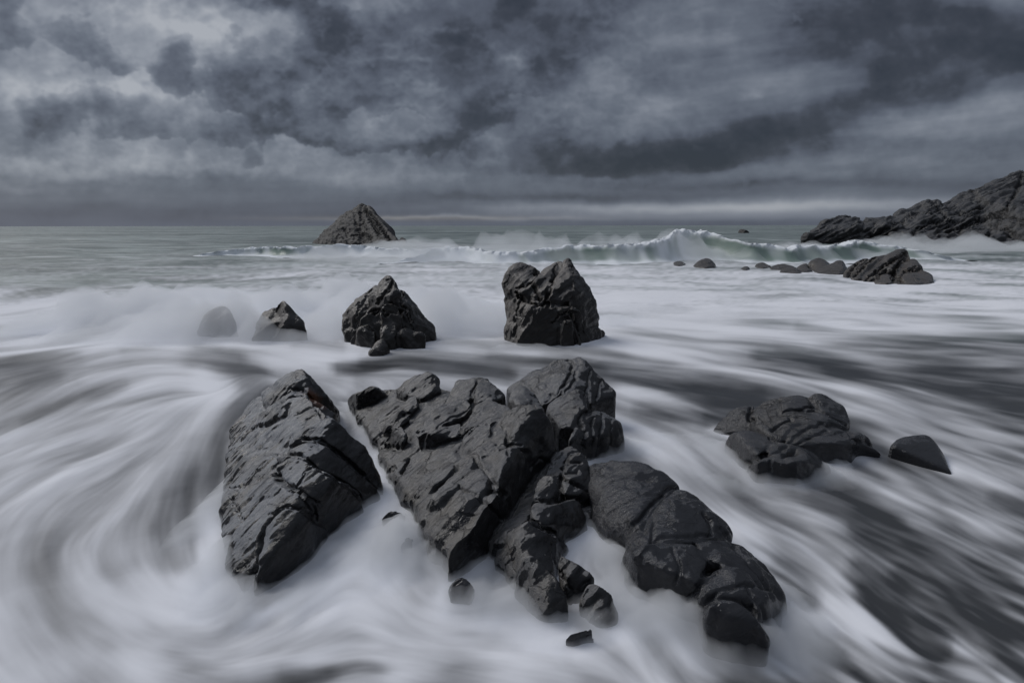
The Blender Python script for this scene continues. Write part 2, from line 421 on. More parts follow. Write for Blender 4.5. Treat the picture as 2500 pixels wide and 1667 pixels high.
# ------------------------------------------------------------------ rocks
ROCKS = []      # (bounds, block planes, k) kept so that the water can run round them
def rock_dist(X, Y, z=0.02, reach=0.6):
    x = X.ravel(); y = Y.ravel(); d = np.full(x.size, 9.0, np.float32)
    for lo, hi, PL, k in ROCKS:
        m = np.nonzero((x > lo[0] - reach) & (x < hi[0] + reach) & (y > lo[1] - reach) & (y < hi[1] + reach))[0]
        if not len(m): continue
        p = np.stack([x[m], y[m], np.full(len(m), z)], 1).astype(np.float32); b = np.full(len(m), 9.0, np.float32)
        for pl in PL:
            b = np.minimum(b, (p @ pl[:, :3].T - pl[:, 3]).max(1))
        d[m] = np.minimum(d[m], b)
    return d.reshape(X.shape)
def make_rock(name, label, blocks, h, mat, group=None, k=0.016, ks=None, warp=0.02, wl=0.16, joint=0.012, jw=0.02,
              ribs=None, rib_n=None, bump=0.006, bump_l=0.09, floor=-0.14, sm=1, jag=None, chip=None, cracks=(), cat='rock', seed=0.0):
    """blocks: list of (part name, [(px, py, v) ...]); hulls of the photograph's corner points and of their feet"""
    t0 = time.time()
    k *= 0.5; warp *= 0.75; ks = ks or 3.5 * k
    PL, lo, hi = [], np.full(3, 1e9), np.full(3, -1e9)
    names = []
    RES = []
    for b in blocks:
        pts = []
        for q in b[1]:
            if q[2] > -1: pts.append(P(*q)); continue
            d = ray(q[0], q[1]); best = None          # v <= -1: on the rock built so far, lifted by -(v + 1)
            for pl in PL:
                den = pl[:, :3] @ d; num = pl[:, 3] - pl[:, :3] @ EYE
                ent = max((num[den < 0] / den[den < 0]).tolist() or [0]); ext = min((num[den > 0] / den[den > 0]).tolist() or [1e9])
                if ent < ext and (best is None or ent < best): best = ent
            if best is None: pts.append(P(q[0], q[1], 0.0)); continue
            pts.append(EYE + d * best + np.array([-0.35, -0.45, 0.82]) * (-(q[2] + 1)))
        RES.append(np.array(pts))
        feet = [np.array([p[0], p[1], floor * 1.6]) for p in pts]
        a = np.array(pts + feet)
        PL.append(hull_planes(a)); names.append(b[0])
        lo = np.minimum(lo, a.min(0)); hi = np.maximum(hi, a.max(0))
    ROCKS.append((lo.copy(), hi.copy(), PL, k))
    lo = lo - 4 * h - warp; hi = hi + 4 * h + warp; lo[2] = floor
    n = (np.ceil((hi - lo) / h).astype(int) // 4 + 1) * 4
    BX = [(a.min(0)[:2], a.max(0)[:2]) for a in RES]
    def field(p, full=False, only=None):
        p = p.astype(np.float32)
        q = p.copy()
        s = seed + 3.1
        if warp > 0:
            for c in range(3):
                q[:, c] += warp * vnoise(p / wl + np.float32(s + 11.7 * c)) + warp * 0.45 * vnoise(p / (wl * 0.41) + np.float32(s + 5.3 * c))
        d1 = np.full(len(p), 1e3, np.float32); d2 = d1.copy(); lab = np.zeros(len(p), np.int32)
        for i, pl in enumerate(PL):
            if only is not None and i not in only: continue
            e = q @ pl[:, :3].T - pl[:, 3]
            mx = e.max(1)
            d = mx + k * np.log(np.exp((e - mx[:, None]) / k).sum(1)) - k * 0.9
            new = d < d1
            d2 = np.where(new, d1, np.minimum(d2, d)); lab = np.where(new, i, lab); d1 = np.where(new, d, d1)
        if full: return d1, d2, lab
        hh = np.clip(ks - (d2 - d1), 0, None) / ks      # fill the seam between neighbouring blocks
        return d1 - hh * hh * hh * ks / 6
    # coarse pass, then only the cells near the surface
    H4 = 4 * h
    nc = n // 4
    gx = [lo[c] + (np.arange(nc[c]) + 0.5) * H4 for c in range(3)]
    G = np.stack(np.meshgrid(*gx, indexing='ij'), -1).reshape(-1, 3)
    Dc = np.concatenate([field(G[i:i + 400000]) for i in range(0, len(G), 400000)]).reshape(nc)
    near = np.abs(Dc) < H4 * 1.25 + k * 2
    D = np.repeat(np.repeat(np.repeat(np.where(Dc < 0, -1.0, 1.0).astype(np.float32), 4, 0), 4, 1), 4, 2)
    Mk = np.repeat(np.repeat(np.repeat(near, 4, 0), 4, 1), 4, 2)
    TB = 24
    for i0 in range(0, n[0], TB):
        for j0 in range(0, n[1], TB):
            e = np.argwhere(Mk[i0:i0 + TB, j0:j0 + TB])
            if not len(e): continue
            e = e + np.array([i0, j0, 0])
            a0 = lo[:2] + np.array([i0, j0]) * h; a1 = a0 + TB * h
            mg = warp * 1.5 + 8 * h
            only = {i for i, (b0, b1) in enumerate(BX) if (b0 - mg < a1).all() and (b1 + mg > a0).all()} or None
            D[tuple(e.T)] = field(lo + (e + 0.5) * h, only=only)
    V, Q = surface_nets(D, lo + 0.5 * h, h)
    if sm: V = smooth_verts(V, Q, sm)
    d1, d2, lab = field(V, True)
    N = vert_normals(V, Q)
    gap = d2 - d1
    V32 = V.astype(np.float32)
    jn = 0.65 + 0.5 * vnoise(V32 / (wl * 1.3) + 40)
    disp = -joint * np.exp(-(gap / jw) ** 2) * np.clip(jn, 0.1, 1.2)
    disp = disp + bump * fbm(V32 / bump_l + seed, 4, 0.55)
    if ribs is not None:
        rw = 1.0
        if rib_n is not None:
            rn = np.array(rib_n, float); rn /= np.linalg.norm(rn); rw = 0.15 + 0.85 * sstep(N @ rn, 0.45, 0.85)
        for (dr, la, lc, amp, sharp) in ribs:
            u = np.array(dr, float); u /= np.linalg.norm(u)
            al = V @ u
            qv = (V - np.outer(al, u)) / lc + np.outer(al, u) / la
            r = vnoise(qv + seed + 9) + 0.5 * vnoise(qv * 2.1 + 3)
            r = 1 - np.abs(r) * 2 if sharp else r
            disp = disp + amp * r * rw
    if chip is not None:                    # broken laminae: small terraces drawn out along the bedding
        (dr, la, lc, amp) = chip
        u = np.array(dr, float); u /= np.linalg.norm(u); al = V @ u
        qv = ((V - np.outer(al, u)) / lc + np.outer(al, u) / la).astype(np.float32)
        t = 3.0 * (vnoise(qv + seed + 31) + 0.45 * vnoise(qv * 2.3 + 7)); fl = np.floor(t)
        disp = disp + amp * (fl + sstep(t - fl, 0.38, 0.62) - 0.0)
    if jag is not None:
        (bn, sp, amp, wob) = jag            # bedding normal, bed spacing, step, waviness
        bn = np.array(bn, float); bn /= np.linalg.norm(bn)
        s = (V @ bn) / sp + wob * fbm(V32 / (sp * 6) + seed, 3)
        cell = np.floor(s); f = s - cell
        hsh = vnoise(np.stack([cell * 1.37 + 0.5, (V[:, 0] + V[:, 1]) / (sp * 5), V[:, 2] / (sp * 5)], 1).astype(np.float32) + seed)
        disp = disp + amp * (hsh * 1.2 + (f - 0.5) * 0.9)
    if cracks:
        W_ = V - EYE; dep = W_ @ FWD
        vx = 1250 + F * (W_ @ RT) / dep + 5 * vnoise(V32 / 0.05) * min(1, h / 0.01); vy = 833.5 - F * (W_ @ UP) / dep + 5 * vnoise(V32 / 0.05 + 9)* min(1, h / 0.01)
        face = sstep(-(N * W_).sum(1) / np.linalg.norm(W_, axis=1), 0.02, 0.2)
        wpx = 1.25 * h * F / np.median(dep)
        for (cd, cw, *pl) in cracks:            # depth (m), width (x grid), corner points
            best = np.full(len(V), 1e9)
            for a, b in zip(pl[:-1], pl[1:]):
                ab = np.subtract(b, a); t = np.clip(((vx - a[0]) * ab[0] + (vy - a[1]) * ab[1]) / (ab @ ab), 0, 1)
                best = np.minimum(best, (vx - a[0] - t * ab[0]) ** 2 + (vy - a[1] - t * ab[1]) ** 2)
            disp = disp - cd * face * np.exp(-best / (wpx * cw) ** 2)
    V = V + N * disp[:, None]
    N = vert_normals(V, Q)
    keep = (V[Q][:, :, 2].max(1) > floor + 2.2 * h)
    Q = Q[keep]
    ql = lab[Q[:, 0]].copy()
    for _ in range(3):                      # a stray scrap of one block goes to the block round it
        comp = np.arange(len(V)); moved = False
        for i in np.unique(ql):
            f = Q[ql == i]
            c = {}
            lo_ = np.arange(len(V))
            for it in range(400):
                m = lo_[f].min(1); old = lo_[f[:, 0]].sum()
                prev = lo_[f].copy()
                for k_ in range(4): np.minimum.at(lo_, f[:, k_], m)
                lo_[f] = lo_[lo_[f]]
                if (lo_[f] == prev).all(): break
            ids, cnt = np.unique(lo_[f[:, 0]], return_counts=True)
            if len(ids) < 2: continue
            main = ids[cnt.argmax()]
            fi = np.nonzero(ql == i)[0]; bad = fi[lo_[f[:, 0]] != main]
            vm = np.zeros(len(V), bool); vm[Q[bad].ravel()] = True
            nb = np.nonzero(vm[Q].any(1) & (ql != i))[0]
            if len(nb): ql[bad] = np.bincount(ql[nb]).argmax(); moved = True
            elif len(bad) < 400: ql[bad] = -1
        if not moved: break
    root = bpy.data.objects.new(name, None); col.objects.link(root)
    base = np.array([(lo[0] + hi[0]) / 2, (lo[1] + hi[1]) / 2, 0.0]); root.location = base
    tag(root, label, cat, group)
    for i, nm in enumerate(names):
        f = Q[ql == i]
        if len(f) < 12: continue
        u, inv = np.unique(f, return_inverse=True)
        me = mesh_from(nm, V[u] - base, inv.reshape(f.shape), mat, True, N[u])
        new_obj(nm, me, root)
    print('ROCK %s verts %d quads %d  %.1fs' % (name, len(V), len(Q), time.time() - t0))
    return root

# ------------------------------------------------------------------ the rocks of the photograph
def vec(a, b): return P(*b) - P(*a)
dipL = vec((802, 1012, 3.05), (545, 1260, 0.0))
MAT_LEFT = rock_material('slate_left', SL_DRY, SL_WET_SHADE, SL_TINT, 1.0, 0.06, dipL, rust=(P(775, 975, 3.62), 0.16), lean=0.95)
make_rock('slab_boulder', 'ridged grey slate boulder with split dark end blocks, left of the central outcrop', [
    ('slab', [(725, 935, 3.78), (790, 1022, 3.12), (746, 1084, 2.92), (700, 1122, 2.76), (688, 1200, 2.5), (684, 1246, 2.35),
              (620, 975, 0.12), (566, 1046, 0.0), (576, 1115, 0.0), (560, 1182, 0.0), (540, 1244, 0.0), (558, 1314, 0.0), (556, 1365, 0.0), (600, 1420, 0.0)]),
    ('ridge_block', [(732, 896, 3.85), (745, 903, 3.82), (700, 915, 3.95), (640, 955, 4.0), (800, 965, 3.8), (827, 1005, 0.1), (760, 960, 3.66), (690, 960, 3.6), (655, 1000, 3.6), (760, 1010, 0.15), (830, 1010, 0.0)]),
    ('ledge', [(690, 952, 3.66), (715, 950, 3.6), (760, 985, 3.52), (818, 1004, 3.55), (690, 1010, 3.35), (655, 1025, 3.4), (620, 1040, 3.5), (800, 1030, 3.4)]),
    ('ledge', [(768, 988, 3.35), (778, 992, 3.32), (798, 1012, 3.2), (700, 1030, 3.25), (650, 1060, 3.22), (640, 1090, 3.1), (720, 1075, 3.0), (790, 1080, 3.1)]),
    ('end_block', [(802, 1012, 2.99), (818, 1022, 2.99), (852, 1058, 2.99), (892, 1099, 2.98), (918, 1148, 0.12), (937, 1182, 0.0), (890, 1156, 2.9), (866, 1135, 2.88), (798, 1082, 2.84), (762, 1073, 2.86), (715, 1055, 2.98), (700, 1085, 2.9), (930, 1200, 0.0)]),
    ('end_block', [(757, 1077, 2.83), (795, 1086, 2.81), (862, 1139, 2.85), (888, 1160, 2.86), (920, 1188, 0.06), (884, 1192, 0.1), (812, 1160, 2.68), (772, 1142, 2.65), (738, 1113, 2.7), (711, 1108, 2.73), (672, 1112, 2.8), (690, 1160, 2.7), (900, 1210, 0.0)]),
    ('end_block', [(745, 1148, 2.56), (760, 1143, 2.57), (784, 1150, 2.55), (820, 1170, 2.54), (880, 1193, 0.12), (876, 1215, 0.06), (806, 1243, 0.05), (775, 1225, 2.42), (726, 1191, 2.47), (719, 1185, 2.49), (870, 1235, 0.0)]),
    ('end_block', [(707, 1116, 2.72), (734, 1117, 2.68), (764, 1144, 2.6), (740, 1150, 2.58), (716, 1184, 2.5), (682, 1158, 2.62), (676, 1130, 2.7)]),
    ('toe_block', [(699, 1189, 2.46), (716, 1198, 2.44), (745, 1238, 2.36), (790, 1268, 0.05), (690, 1232, 2.36), (655, 1262, 2.36), (632, 1312, 2.25), (625, 1340, 2.2), (610, 1400, 0.03), (598, 1434, -0.02), (550, 1368, 0.0), (560, 1310, 0.03), (640, 1215, 2.52), (790, 1280, -0.02)]),
    ('toe_block', [(696, 1236, 2.32), (712, 1243, 2.31), (748, 1275, 2.26), (800, 1288, 0.02), (748, 1342, 0.0), (695, 1402, -0.02), (622, 1440, -0.04), (623, 1400, 0.06), (634, 1330, 2.2), (640, 1304, 2.24), (660, 1265, 2.3), (700, 1300, 2.2)]),
], 0.0075, MAT_LEFT, k=0.012, warp=0.018, wl=0.15, joint=0.02, jw=0.016,
    ribs=[(dipL, 0.55, 0.055, 0.0065, False), (dipL, 0.3, 0.022, 0.0022, False)], bump=0.003, bump_l=0.06, seed=1.0, chip=(dipL, 0.35, 0.05, 0.0016), rib_n=(-0.6, -0.25, 0.75), cracks=[
    (.03, 1.1, (745, 1071), (775, 1074), (794, 1082), (830, 1108), (865, 1136), (889, 1157)),
    (.022, .9, (700, 1108), (736, 1111), (752, 1124), (769, 1140), (783, 1148), (815, 1165), (850, 1185), (880, 1215)),
    (.022, 1, (719, 1190), (728, 1180), (745, 1152), (757, 1143)),
    (.035, 1.4, (674, 1160), (690, 1182), (720, 1194), (750, 1218), (778, 1230)),
    (.045, 1.3, (697, 1234), (668, 1254), (643, 1286), (629, 1318), (623, 1370), (618, 1430)),
    (.012, .8, (558, 1190), (583, 1192)), (.012, .8, (560, 1210), (575, 1240), (590, 1268)), (.01, .7, (655, 1110), (690, 1112)),
    (.012, .8, (650, 1258), (690, 1235), (740, 1240), (775, 1260)),
    (.02, 1, (690, 962), (712, 948), (735, 950), (765, 975)), (.02, 1, (685, 985), (715, 966), (735, 968)), (.02, 1, (720, 1012), (760, 990), (785, 992))])

dipC = vec((1240, 1030, 3.05), (1000, 1230, 0.0))
MAT_CENTRE = rock_material('slate_centre', (0.100, 0.099, 0.101), SL_WET_SHADE, (0.122, 0.108, 0.088), 1.0, 0.05, dipC, lean=0.72)
make_rock('slate_outcrop', 'large central slate outcrop with a long rippled slope and knobbly blocks on its right', [
    ('slope', [(1245, 1010, 3.12), (1228, 1080, 2.85), (1226, 1150, 2.58), (1176, 1240, 2.34), (1118, 1312, 2.16), (1086, 1356, 2.11), (1078, 1369, 0.0), (1060, 1320, 0.0),
               (1044, 1267, 0.0), (1014, 1215, 0.0), (960, 1160, 0.0), (935, 1130, 0.0), (915, 1078, 0.03), (1060, 1000, 0.20), (1150, 985, 0.29)]),
    ('slope', [(900, 960, 0.12), (850, 975, 0.05), (1000, 975, 4.0), (1120, 985, 3.6), (1180, 1010, 3.35), (1080, 1060, 3.2), (960, 1110, 0.05), (915, 1078, 0.04), (935, 1010, 0.1), (990, 945, 4.3), (1090, 950, 4.1), (1200, 975, 3.7)]),
    ('hump', [(868, 958, 0.22), (889, 945, 0.27), (915, 945, 0.28), (935, 958, 0.22), (850, 973, 0.1), (900, 985, 0.12), (960, 975, 0.12), (935, 950, 0.2)]),
    ('hump', [(1010, 912, 4.12), (1029, 907, 4.09), (1042, 911, 4.05), (1068, 932, 3.97), (1080, 953, 3.92), (1050, 962, 3.82), (985, 940, 4.07), (966, 953, 4.07), (1000, 965, 3.87), (1070, 925, 4.07)]),
    ('hump', [(1120, 930, 3.87), (1141, 921, 3.85), (1160, 918, 3.82), (1172, 918, 3.79), (1158, 940, 3.67), (1152, 972, 3.55), (1113, 950, 3.87), (1080, 985, 3.57), (1120, 985, 3.52), (1195, 925, 3.87)]),
    ('hump', [(1172, 919, 3.77), (1185, 919, 3.77), (1210, 938, 3.72), (1233, 968, 3.62), (1200, 978, 3.47), (1160, 975, 3.49), (1155, 960, 3.55), (1162, 936, 3.65)]),
    ('hump', [(1080, 985, 3.49), (1130, 974, 3.45), (1150, 985, 3.37), (1130, 1010, 3.27), (1060, 1050, 3.12), (1020, 1060, 3.12), (1045, 1020, 3.27)]),
    ('hump', [(1180, 980, 3.37), (1205, 978, 3.33), (1235, 990, 3.27), (1250, 1000, 3.17), (1190, 1030, 3.07), (1130, 1040, 3.07), (1145, 1005, 3.22)]),
    ('scallop', [(1030, 978, -1.087), (1012, 985, -1.097), (985, 1008, -1.078), (968, 1020, -1.020), (1000, 1018, -1.039), (1030, 998, -1.039)]),
    ('scallop', [(1000, 1010, -1.068), (975, 1022, -1.078), (945, 1048, -1.068), (935, 1062, -1.020), (970, 1056, -1.039), (1005, 1028, -1.029)]),
    ('scallop', [(990, 1058, -1.087), (968, 1066, -1.087), (940, 1086, -1.039), (950, 1096, -1.000), (985, 1092, -1.020), (1002, 1072, -1.039)]),
    ('scallop', [(1130, 1045, -1.058), (1095, 1052, -1.068), (1050, 1075, -1.058), (1040, 1090, -1.010), (1090, 1085, -1.020), (1135, 1062, -1.023)]),
    ('scallop', [(1195, 1035, -1.039), (1160, 1050, -1.058), (1130, 1085, -1.039), (1125, 1110, -1.000), (1165, 1095, -1.020), (1200, 1060, -1.020)]),
    ('rib', [(1165, 1120, -1.039), (1120, 1160, -1.049), (1060, 1235, -1.039), (1048, 1262, -1.000), (1075, 1250, -1.010), (1130, 1190, -1.016), (1172, 1140, -1.000)]),
    ('rib', [(1105, 1130, -1.039), (1050, 1175, -1.039), (1015, 1215, -1.020), (1030, 1225, -1.000), (1075, 1190, -1.008), (1118, 1145, -1.000)]),
    ('knob', [(1262, 948, 3.62), (1276, 941, 3.62), (1292, 946, 3.57), (1312, 964, 3.53), (1328, 1000, 3.37), (1270, 985, 3.32), (1245, 975, 3.47), (1320, 1020, 3.27)]),
    ('crest', [(1255, 993, 3.08), (1283, 987, 3.06), (1305, 989, 3.06), (1338, 1018, 3.04), (1362, 1060, 3.06), (1352, 1100, 3.12), (1330, 1128, 3.04), (1300, 1130, 2.93), (1250, 1105, 2.84), (1238, 1088, 2.84), (1190, 1090, 2.95), (1180, 1060, 3.05), (1220, 1010, 3.2), (1240, 1130, 2.72)]),
    ('crest', [(1240, 1092, 2.73), (1272, 1092, 2.78), (1310, 1120, 2.94), (1330, 1135, 0.1), (1285, 1180, 2.76), (1240, 1260, 0.02), (1222, 1200, 2.44), (1228, 1155, 2.5), (1170, 1130, 2.74), (1160, 1180, 2.6), (1230, 1110, 2.76)]),
    ('crest', [(1220, 1205, 2.40), (1232, 1210, 2.45), (1245, 1262, 0.02), (1208, 1310, 0.0), (1094, 1366, 0.0), (1092, 1357, 2.08), (1124, 1316, 2.12), (1160, 1270, 2.21), (1184, 1246, 2.29), (1150, 1210, 2.52), (1110, 1260, 2.38), (1075, 1330, 2.2)]),
    ('gully_floor', [(1345, 1125, 3.05), (1372, 1110, 3.05), (1380, 1180, 2.75), (1310, 1215, 2.62), (1300, 1275, 2.42), (1262, 1300, 2.28), (1232, 1318, 2.22), (1205, 1345, 0.02), (1180, 1325, 0.02), (1240, 1262, 2.5), (1290, 1180, 2.8), (1330, 1330, 0.04)]),
    ('gully_wall', [(1390, 1085, 3.15), (1436, 1116, 3.05), (1350, 1110, 3.0), (1340, 1140, 0.1), (1300, 1215, 0.03), (1250, 1290, 0.0), (1300, 1290, 0.0), (1453, 1281, 0.0), (1460, 1180, 0.08), (1330, 1150, 2.85)]),
    ('knob', [(1385, 1110, 2.95), (1408, 1104, 2.94), (1430, 1112, 2.92), (1444, 1150, 2.82), (1448, 1195, 2.7), (1420, 1215, 2.62), (1382, 1205, 2.62), (1372, 1165, 2.74), (1378, 1135, 2.84), (1458, 1240, 0.0), (1400, 1240, 0.05)]),
    ('knob', [(1318, 1170, 2.6), (1335, 1158, 2.62), (1352, 1160, 2.6), (1368, 1190, 2.56), (1362, 1218, 2.5), (1335, 1226, 2.44), (1306, 1216, 2.47), (1308, 1190, 2.54)]),
    ('knob', [(1302, 1228, 2.42), (1330, 1224, 2.42), (1362, 1225, 2.45), (1381, 1245, 2.44), (1390, 1270, 0.05), (1370, 1290, 0.02), (1320, 1280, 2.26), (1298, 1264, 2.3), (1440, 1285, 0.0), (1410, 1225, 0.08)]),
    ('foot_block', [(1296, 1272, 2.24), (1318, 1285, 2.22), (1340, 1310, 2.2), (1352, 1368, 0.07), (1345, 1400, 0.05), (1280, 1400, 2.0), (1232, 1390, 0.02), (1208, 1372, 0.0), (1222, 1322, 0.07), (1262, 1292, 2.22), (1385, 1335, 0.0)]),
    ('foot_block', [(1285, 1362, 2.02), (1310, 1358, 2.02), (1330, 1385, 1.98), (1362, 1425, 1.92), (1394, 1497, 0.0), (1325, 1507, -0.02), (1262, 1440, 0.0), (1258, 1410, 0.06), (1270, 1375, 2.02), (1330, 1470, 1.84)]),
    ('foot_block', [(1370, 1352, 2.06), (1395, 1362, 2.05), (1425, 1380, 2.02), (1452, 1408, 0.08), (1455, 1420, 0.04), (1420, 1430, 0.06), (1385, 1412, 0.08), (1362, 1375, 0.1)]),
    ('foot_block', [(1428, 1424, 1.93), (1445, 1417, 1.94), (1468, 1420, 1.93), (1492, 1440, 1.92), (1509, 1480, 0.02), (1490, 1520, -0.02), (1455, 1526, -0.03), (1425, 1490, 0.0), (1420, 1450, 0.07)]),
], 0.0075, MAT_CENTRE, k=0.014, warp=0.02, wl=0.14, joint=0.024, jw=0.016,
    ribs=[(dipC, 0.8, 0.15, 0.016, False), (dipC, 0.5, 0.06, 0.006, False), (dipC, 0.3, 0.024, 0.0022, False)], bump=0.0035, bump_l=0.06, seed=4.0, chip=(dipC, 0.35, 0.055, 0.0015), rib_n=(-0.45, -0.45, 0.75), cracks=[
    (.014, .8, (1185, 1102), (1215, 1088), (1239, 1086), (1274, 1088)), (.012, .7, (1236, 1046), (1239, 1085), (1241, 1111)),
    (.016, .8, (1167, 1116), (1178, 1148), (1201, 1173), (1218, 1194), (1236, 1211)),
    (.02, .9, (1124, 1187), (1136, 1201), (1159, 1208), (1187, 1222), (1204, 1243), (1225, 1267)), (.01, .7, (1120, 1250), (1159, 1248), (1174, 1252)),
    (.03, 1, (983, 1152), (999, 1124)), (.025, .9, (950, 1155), (962, 1138)),
    (.018, .9, (1018, 1057), (1046, 1046), (1088, 1025), (1127, 1011), (1152, 990)), (.016, .8, (1162, 925), (1159, 955), (1153, 982)),
    (.014, .8, (1130, 1018), (1127, 1040)), (.02, .9, (1387, 1112), (1411, 1108)), (.02, .9, (1383, 1129), (1415, 1131)), (.02, .9, (1376, 1148), (1411, 1152)),
    (.03, 1.1, (1373, 1166), (1397, 1180), (1418, 1192), (1443, 1197)), (.02, .9, (1306, 1219), (1334, 1219), (1362, 1225)), (.03, 1.2, (1299, 1271), (1324, 1288), (1352, 1302)),
    (.02, 1, (985, 1013), (1000, 1009)), (.012, .8, (1300, 1150), (1320, 1120), (1345, 1130)), (.012, .8, (1350, 1330), (1358, 1380), (1400, 1450))])

MAT_BACK = rock_material('slate_shoulder', (0.085, 0.087, 0.094), SL_WET_SHADE, (0.080, 0.073, 0.064), 1.0, 0.02, vec((1369, 870, 4.3), (1250, 950, 0.2)), lean=0.6)
make_rock('tilted_boulder', 'smooth tilted slate boulder with a dark striped end, behind the central outcrop', [
    ('slab', [(1369, 870, 4.35), (1395, 871, 4.3), (1410, 890, 4.2), (1360, 960, 3.85), (1330, 985, 3.8), (1300, 980, 3.9), (1236, 948, 4.3), (1290, 915, 4.4)]),
    ('end_block', [(1398, 871, 4.3), (1418, 870, 4.3), (1443, 899, 4.22), (1464, 927, 4.15), (1502, 955, 4.05), (1498, 968, 4.0), (1474, 1004, 3.95), (1430, 985, 3.85), (1395, 950, 3.9), (1372, 960, 3.86), (1405, 900, 4.15)]),
    ('knob', [(1392, 952, 3.68), (1411, 946, 3.68), (1425, 950, 3.67), (1436, 975, 3.6), (1428, 1010, 3.45), (1400, 1040, 3.32), (1369, 1039, 3.35), (1334, 995, 3.62), (1360, 972, 3.7)]),
    ('end_block', [(1440, 1010, 3.6), (1474, 1005, 3.65), (1505, 1022, 3.6), (1521, 1032, 3.55), (1522, 1057, 3.5), (1507, 1096, 0.0), (1425, 1103, 0.03), (1385, 1075, 3.2), (1400, 1045, 3.3), (1430, 1015, 3.45)]),
], 0.009, MAT_BACK, k=0.016, warp=0.02, wl=0.18, joint=0.018, jw=0.02,
    ribs=[((0.1, 0.2, 1.0), 0.4, 0.05, 0.006, False)], bump=0.004, bump_l=0.09, seed=8.0, cracks=[
    (.025, 1, (1384, 872), (1400, 885), (1390, 920), (1360, 955), (1330, 980)), (.02, .9, (1404, 905), (1408, 925), (1380, 955)), (.015, .8, (1440, 905), (1435, 960)), (.015, .8, (1465, 930), (1455, 985)), (.03, 1.1, (1432, 960), (1440, 1000), (1415, 1018), (1430, 1050), (1425, 1095)),
    (.015, .8, (1470, 1015), (1465, 1090)), (.015, .8, (1495, 1025), (1490, 1090)), (.015, .8, (1448, 1020), (1445, 1090))])

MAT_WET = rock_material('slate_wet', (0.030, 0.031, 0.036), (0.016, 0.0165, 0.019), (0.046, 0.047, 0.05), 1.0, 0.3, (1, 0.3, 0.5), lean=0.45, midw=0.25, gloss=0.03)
make_rock('wet_outcrop', 'black wet slate outcrop of rounded humps at the lower right, foam pooling at its foot', [
    ('hump', [(1436, 1128, 2.9), (1470, 1128, 2.86), (1500, 1126, 2.82), (1547, 1121, 2.8), (1585, 1130, 2.78), (1630, 1160, 2.72), (1656, 1186, 2.66), (1620, 1240, 2.42), (1560, 1290, 2.24), (1498, 1291, 0.0), (1450, 1285, 0.0), (1436, 1230, 0.06), (1430, 1170, 0.12), (1540, 1160, 2.68)]),
    ('hump', [(1648, 1198, 2.5), (1678, 1193, 2.5), (1705, 1205, 2.48), (1727, 1228, 2.44), (1758, 1261, 2.38), (1790, 1300, 2.3), (1740, 1310, 2.18), (1650, 1318, 2.1), (1600, 1318, 2.1), (1575, 1290, 2.2), (1590, 1250, 2.36)]),
    ('shelf', [(1530, 1310, 0.08), (1560, 1290, 0.12), (1600, 1318, 2.1), (1595, 1330, 2.06), (1560, 1345, 2.0), (1521, 1349, 0.06), (1515, 1362, 0.02)]),
    ('hump', [(1545, 1342, 2.02), (1600, 1325, 2.06), (1690, 1325, 2.08), (1740, 1340, 2.04), (1700, 1420, 1.86), (1681, 1462, 0.0), (1601, 1442, 0.0), (1540, 1400, 0.0), (1517, 1364, 0.02), (1640, 1370, 1.96)]),
    ('hump', [(1700, 1318, 2.14), (1760, 1318, 2.16), (1815, 1322, 2.16), (1850, 1345, 2.1), (1873, 1362, 2.06), (1900, 1400, 2.0), (1915, 1425, 0.06), (1921, 1460, 0.02), (1880, 1470, 0.04), (1830, 1420, 1.9), (1760, 1380, 1.94), (1720, 1350, 2.0)]),
    ('hump', [(1745, 1388, 1.92), (1785, 1372, 1.94), (1820, 1385, 1.93), (1850, 1430, 1.86), (1860, 1480, 1.76), (1800, 1440, 1.8), (1745, 1450, 1.8), (1715, 1470, 1.8), (1690, 1455, 0.02), (1700, 1430, 1.86)]),
    ('toe_block', [(1730, 1468, 1.72), (1766, 1453, 1.75), (1800, 1462, 1.74), (1840, 1500, 1.68), (1875, 1540, 1.64), (1882, 1560, -0.02), (1850, 1575, -0.03), (1796, 1574, -0.03), (1740, 1530, 0.0), (1706, 1490, 0.0)]),
    ('toe_block', [(1850, 1435, 1.84), (1890, 1450, 1.84), (1921, 1462, 0.03), (1916, 1506, 0.0), (1885, 1555, -0.02), (1860, 1500, 1.72), (1835, 1460, 1.78)]),
], 0.0075, MAT_WET, k=0.022, warp=0.02, wl=0.16, joint=0.014, jw=0.018,
    ribs=[((0.6, 0.2, -0.6), 0.4, 0.05, 0.005, False)], bump=0.0025, bump_l=0.09, seed=12.0, chip=((0.6, 0.2, -0.6), 0.25, 0.08, 0.0012), cracks=[
    (.02, 1, (1655, 1188), (1632, 1194), (1601, 1222), (1567, 1265), (1547, 1284)), (.016, .9, (1547, 1322), (1593, 1316), (1624, 1309), (1681, 1307), (1739, 1303)),
    (.018, .9, (1681, 1456), (1701, 1437), (1727, 1410), (1750, 1395)), (.014, .8, (1708, 1483), (1731, 1460), (1769, 1437), (1800, 1429), (1842, 1425)),
    (.02, .9, (1716, 1251), (1735, 1272), (1739, 1299)), (.014, .8, (1827, 1433), (1854, 1467), (1873, 1513), (1878, 1555)), (.012, .8, (1593, 1268), (1590, 1314)),
    (.012, .8, (1760, 1290), (1800, 1340), (1850, 1400), (1890, 1460)), (.012, .8, (1780, 1290), (1830, 1345), (1880, 1400)), (.01, .8, (1640, 1340), (1660, 1380), (1650, 1430))])

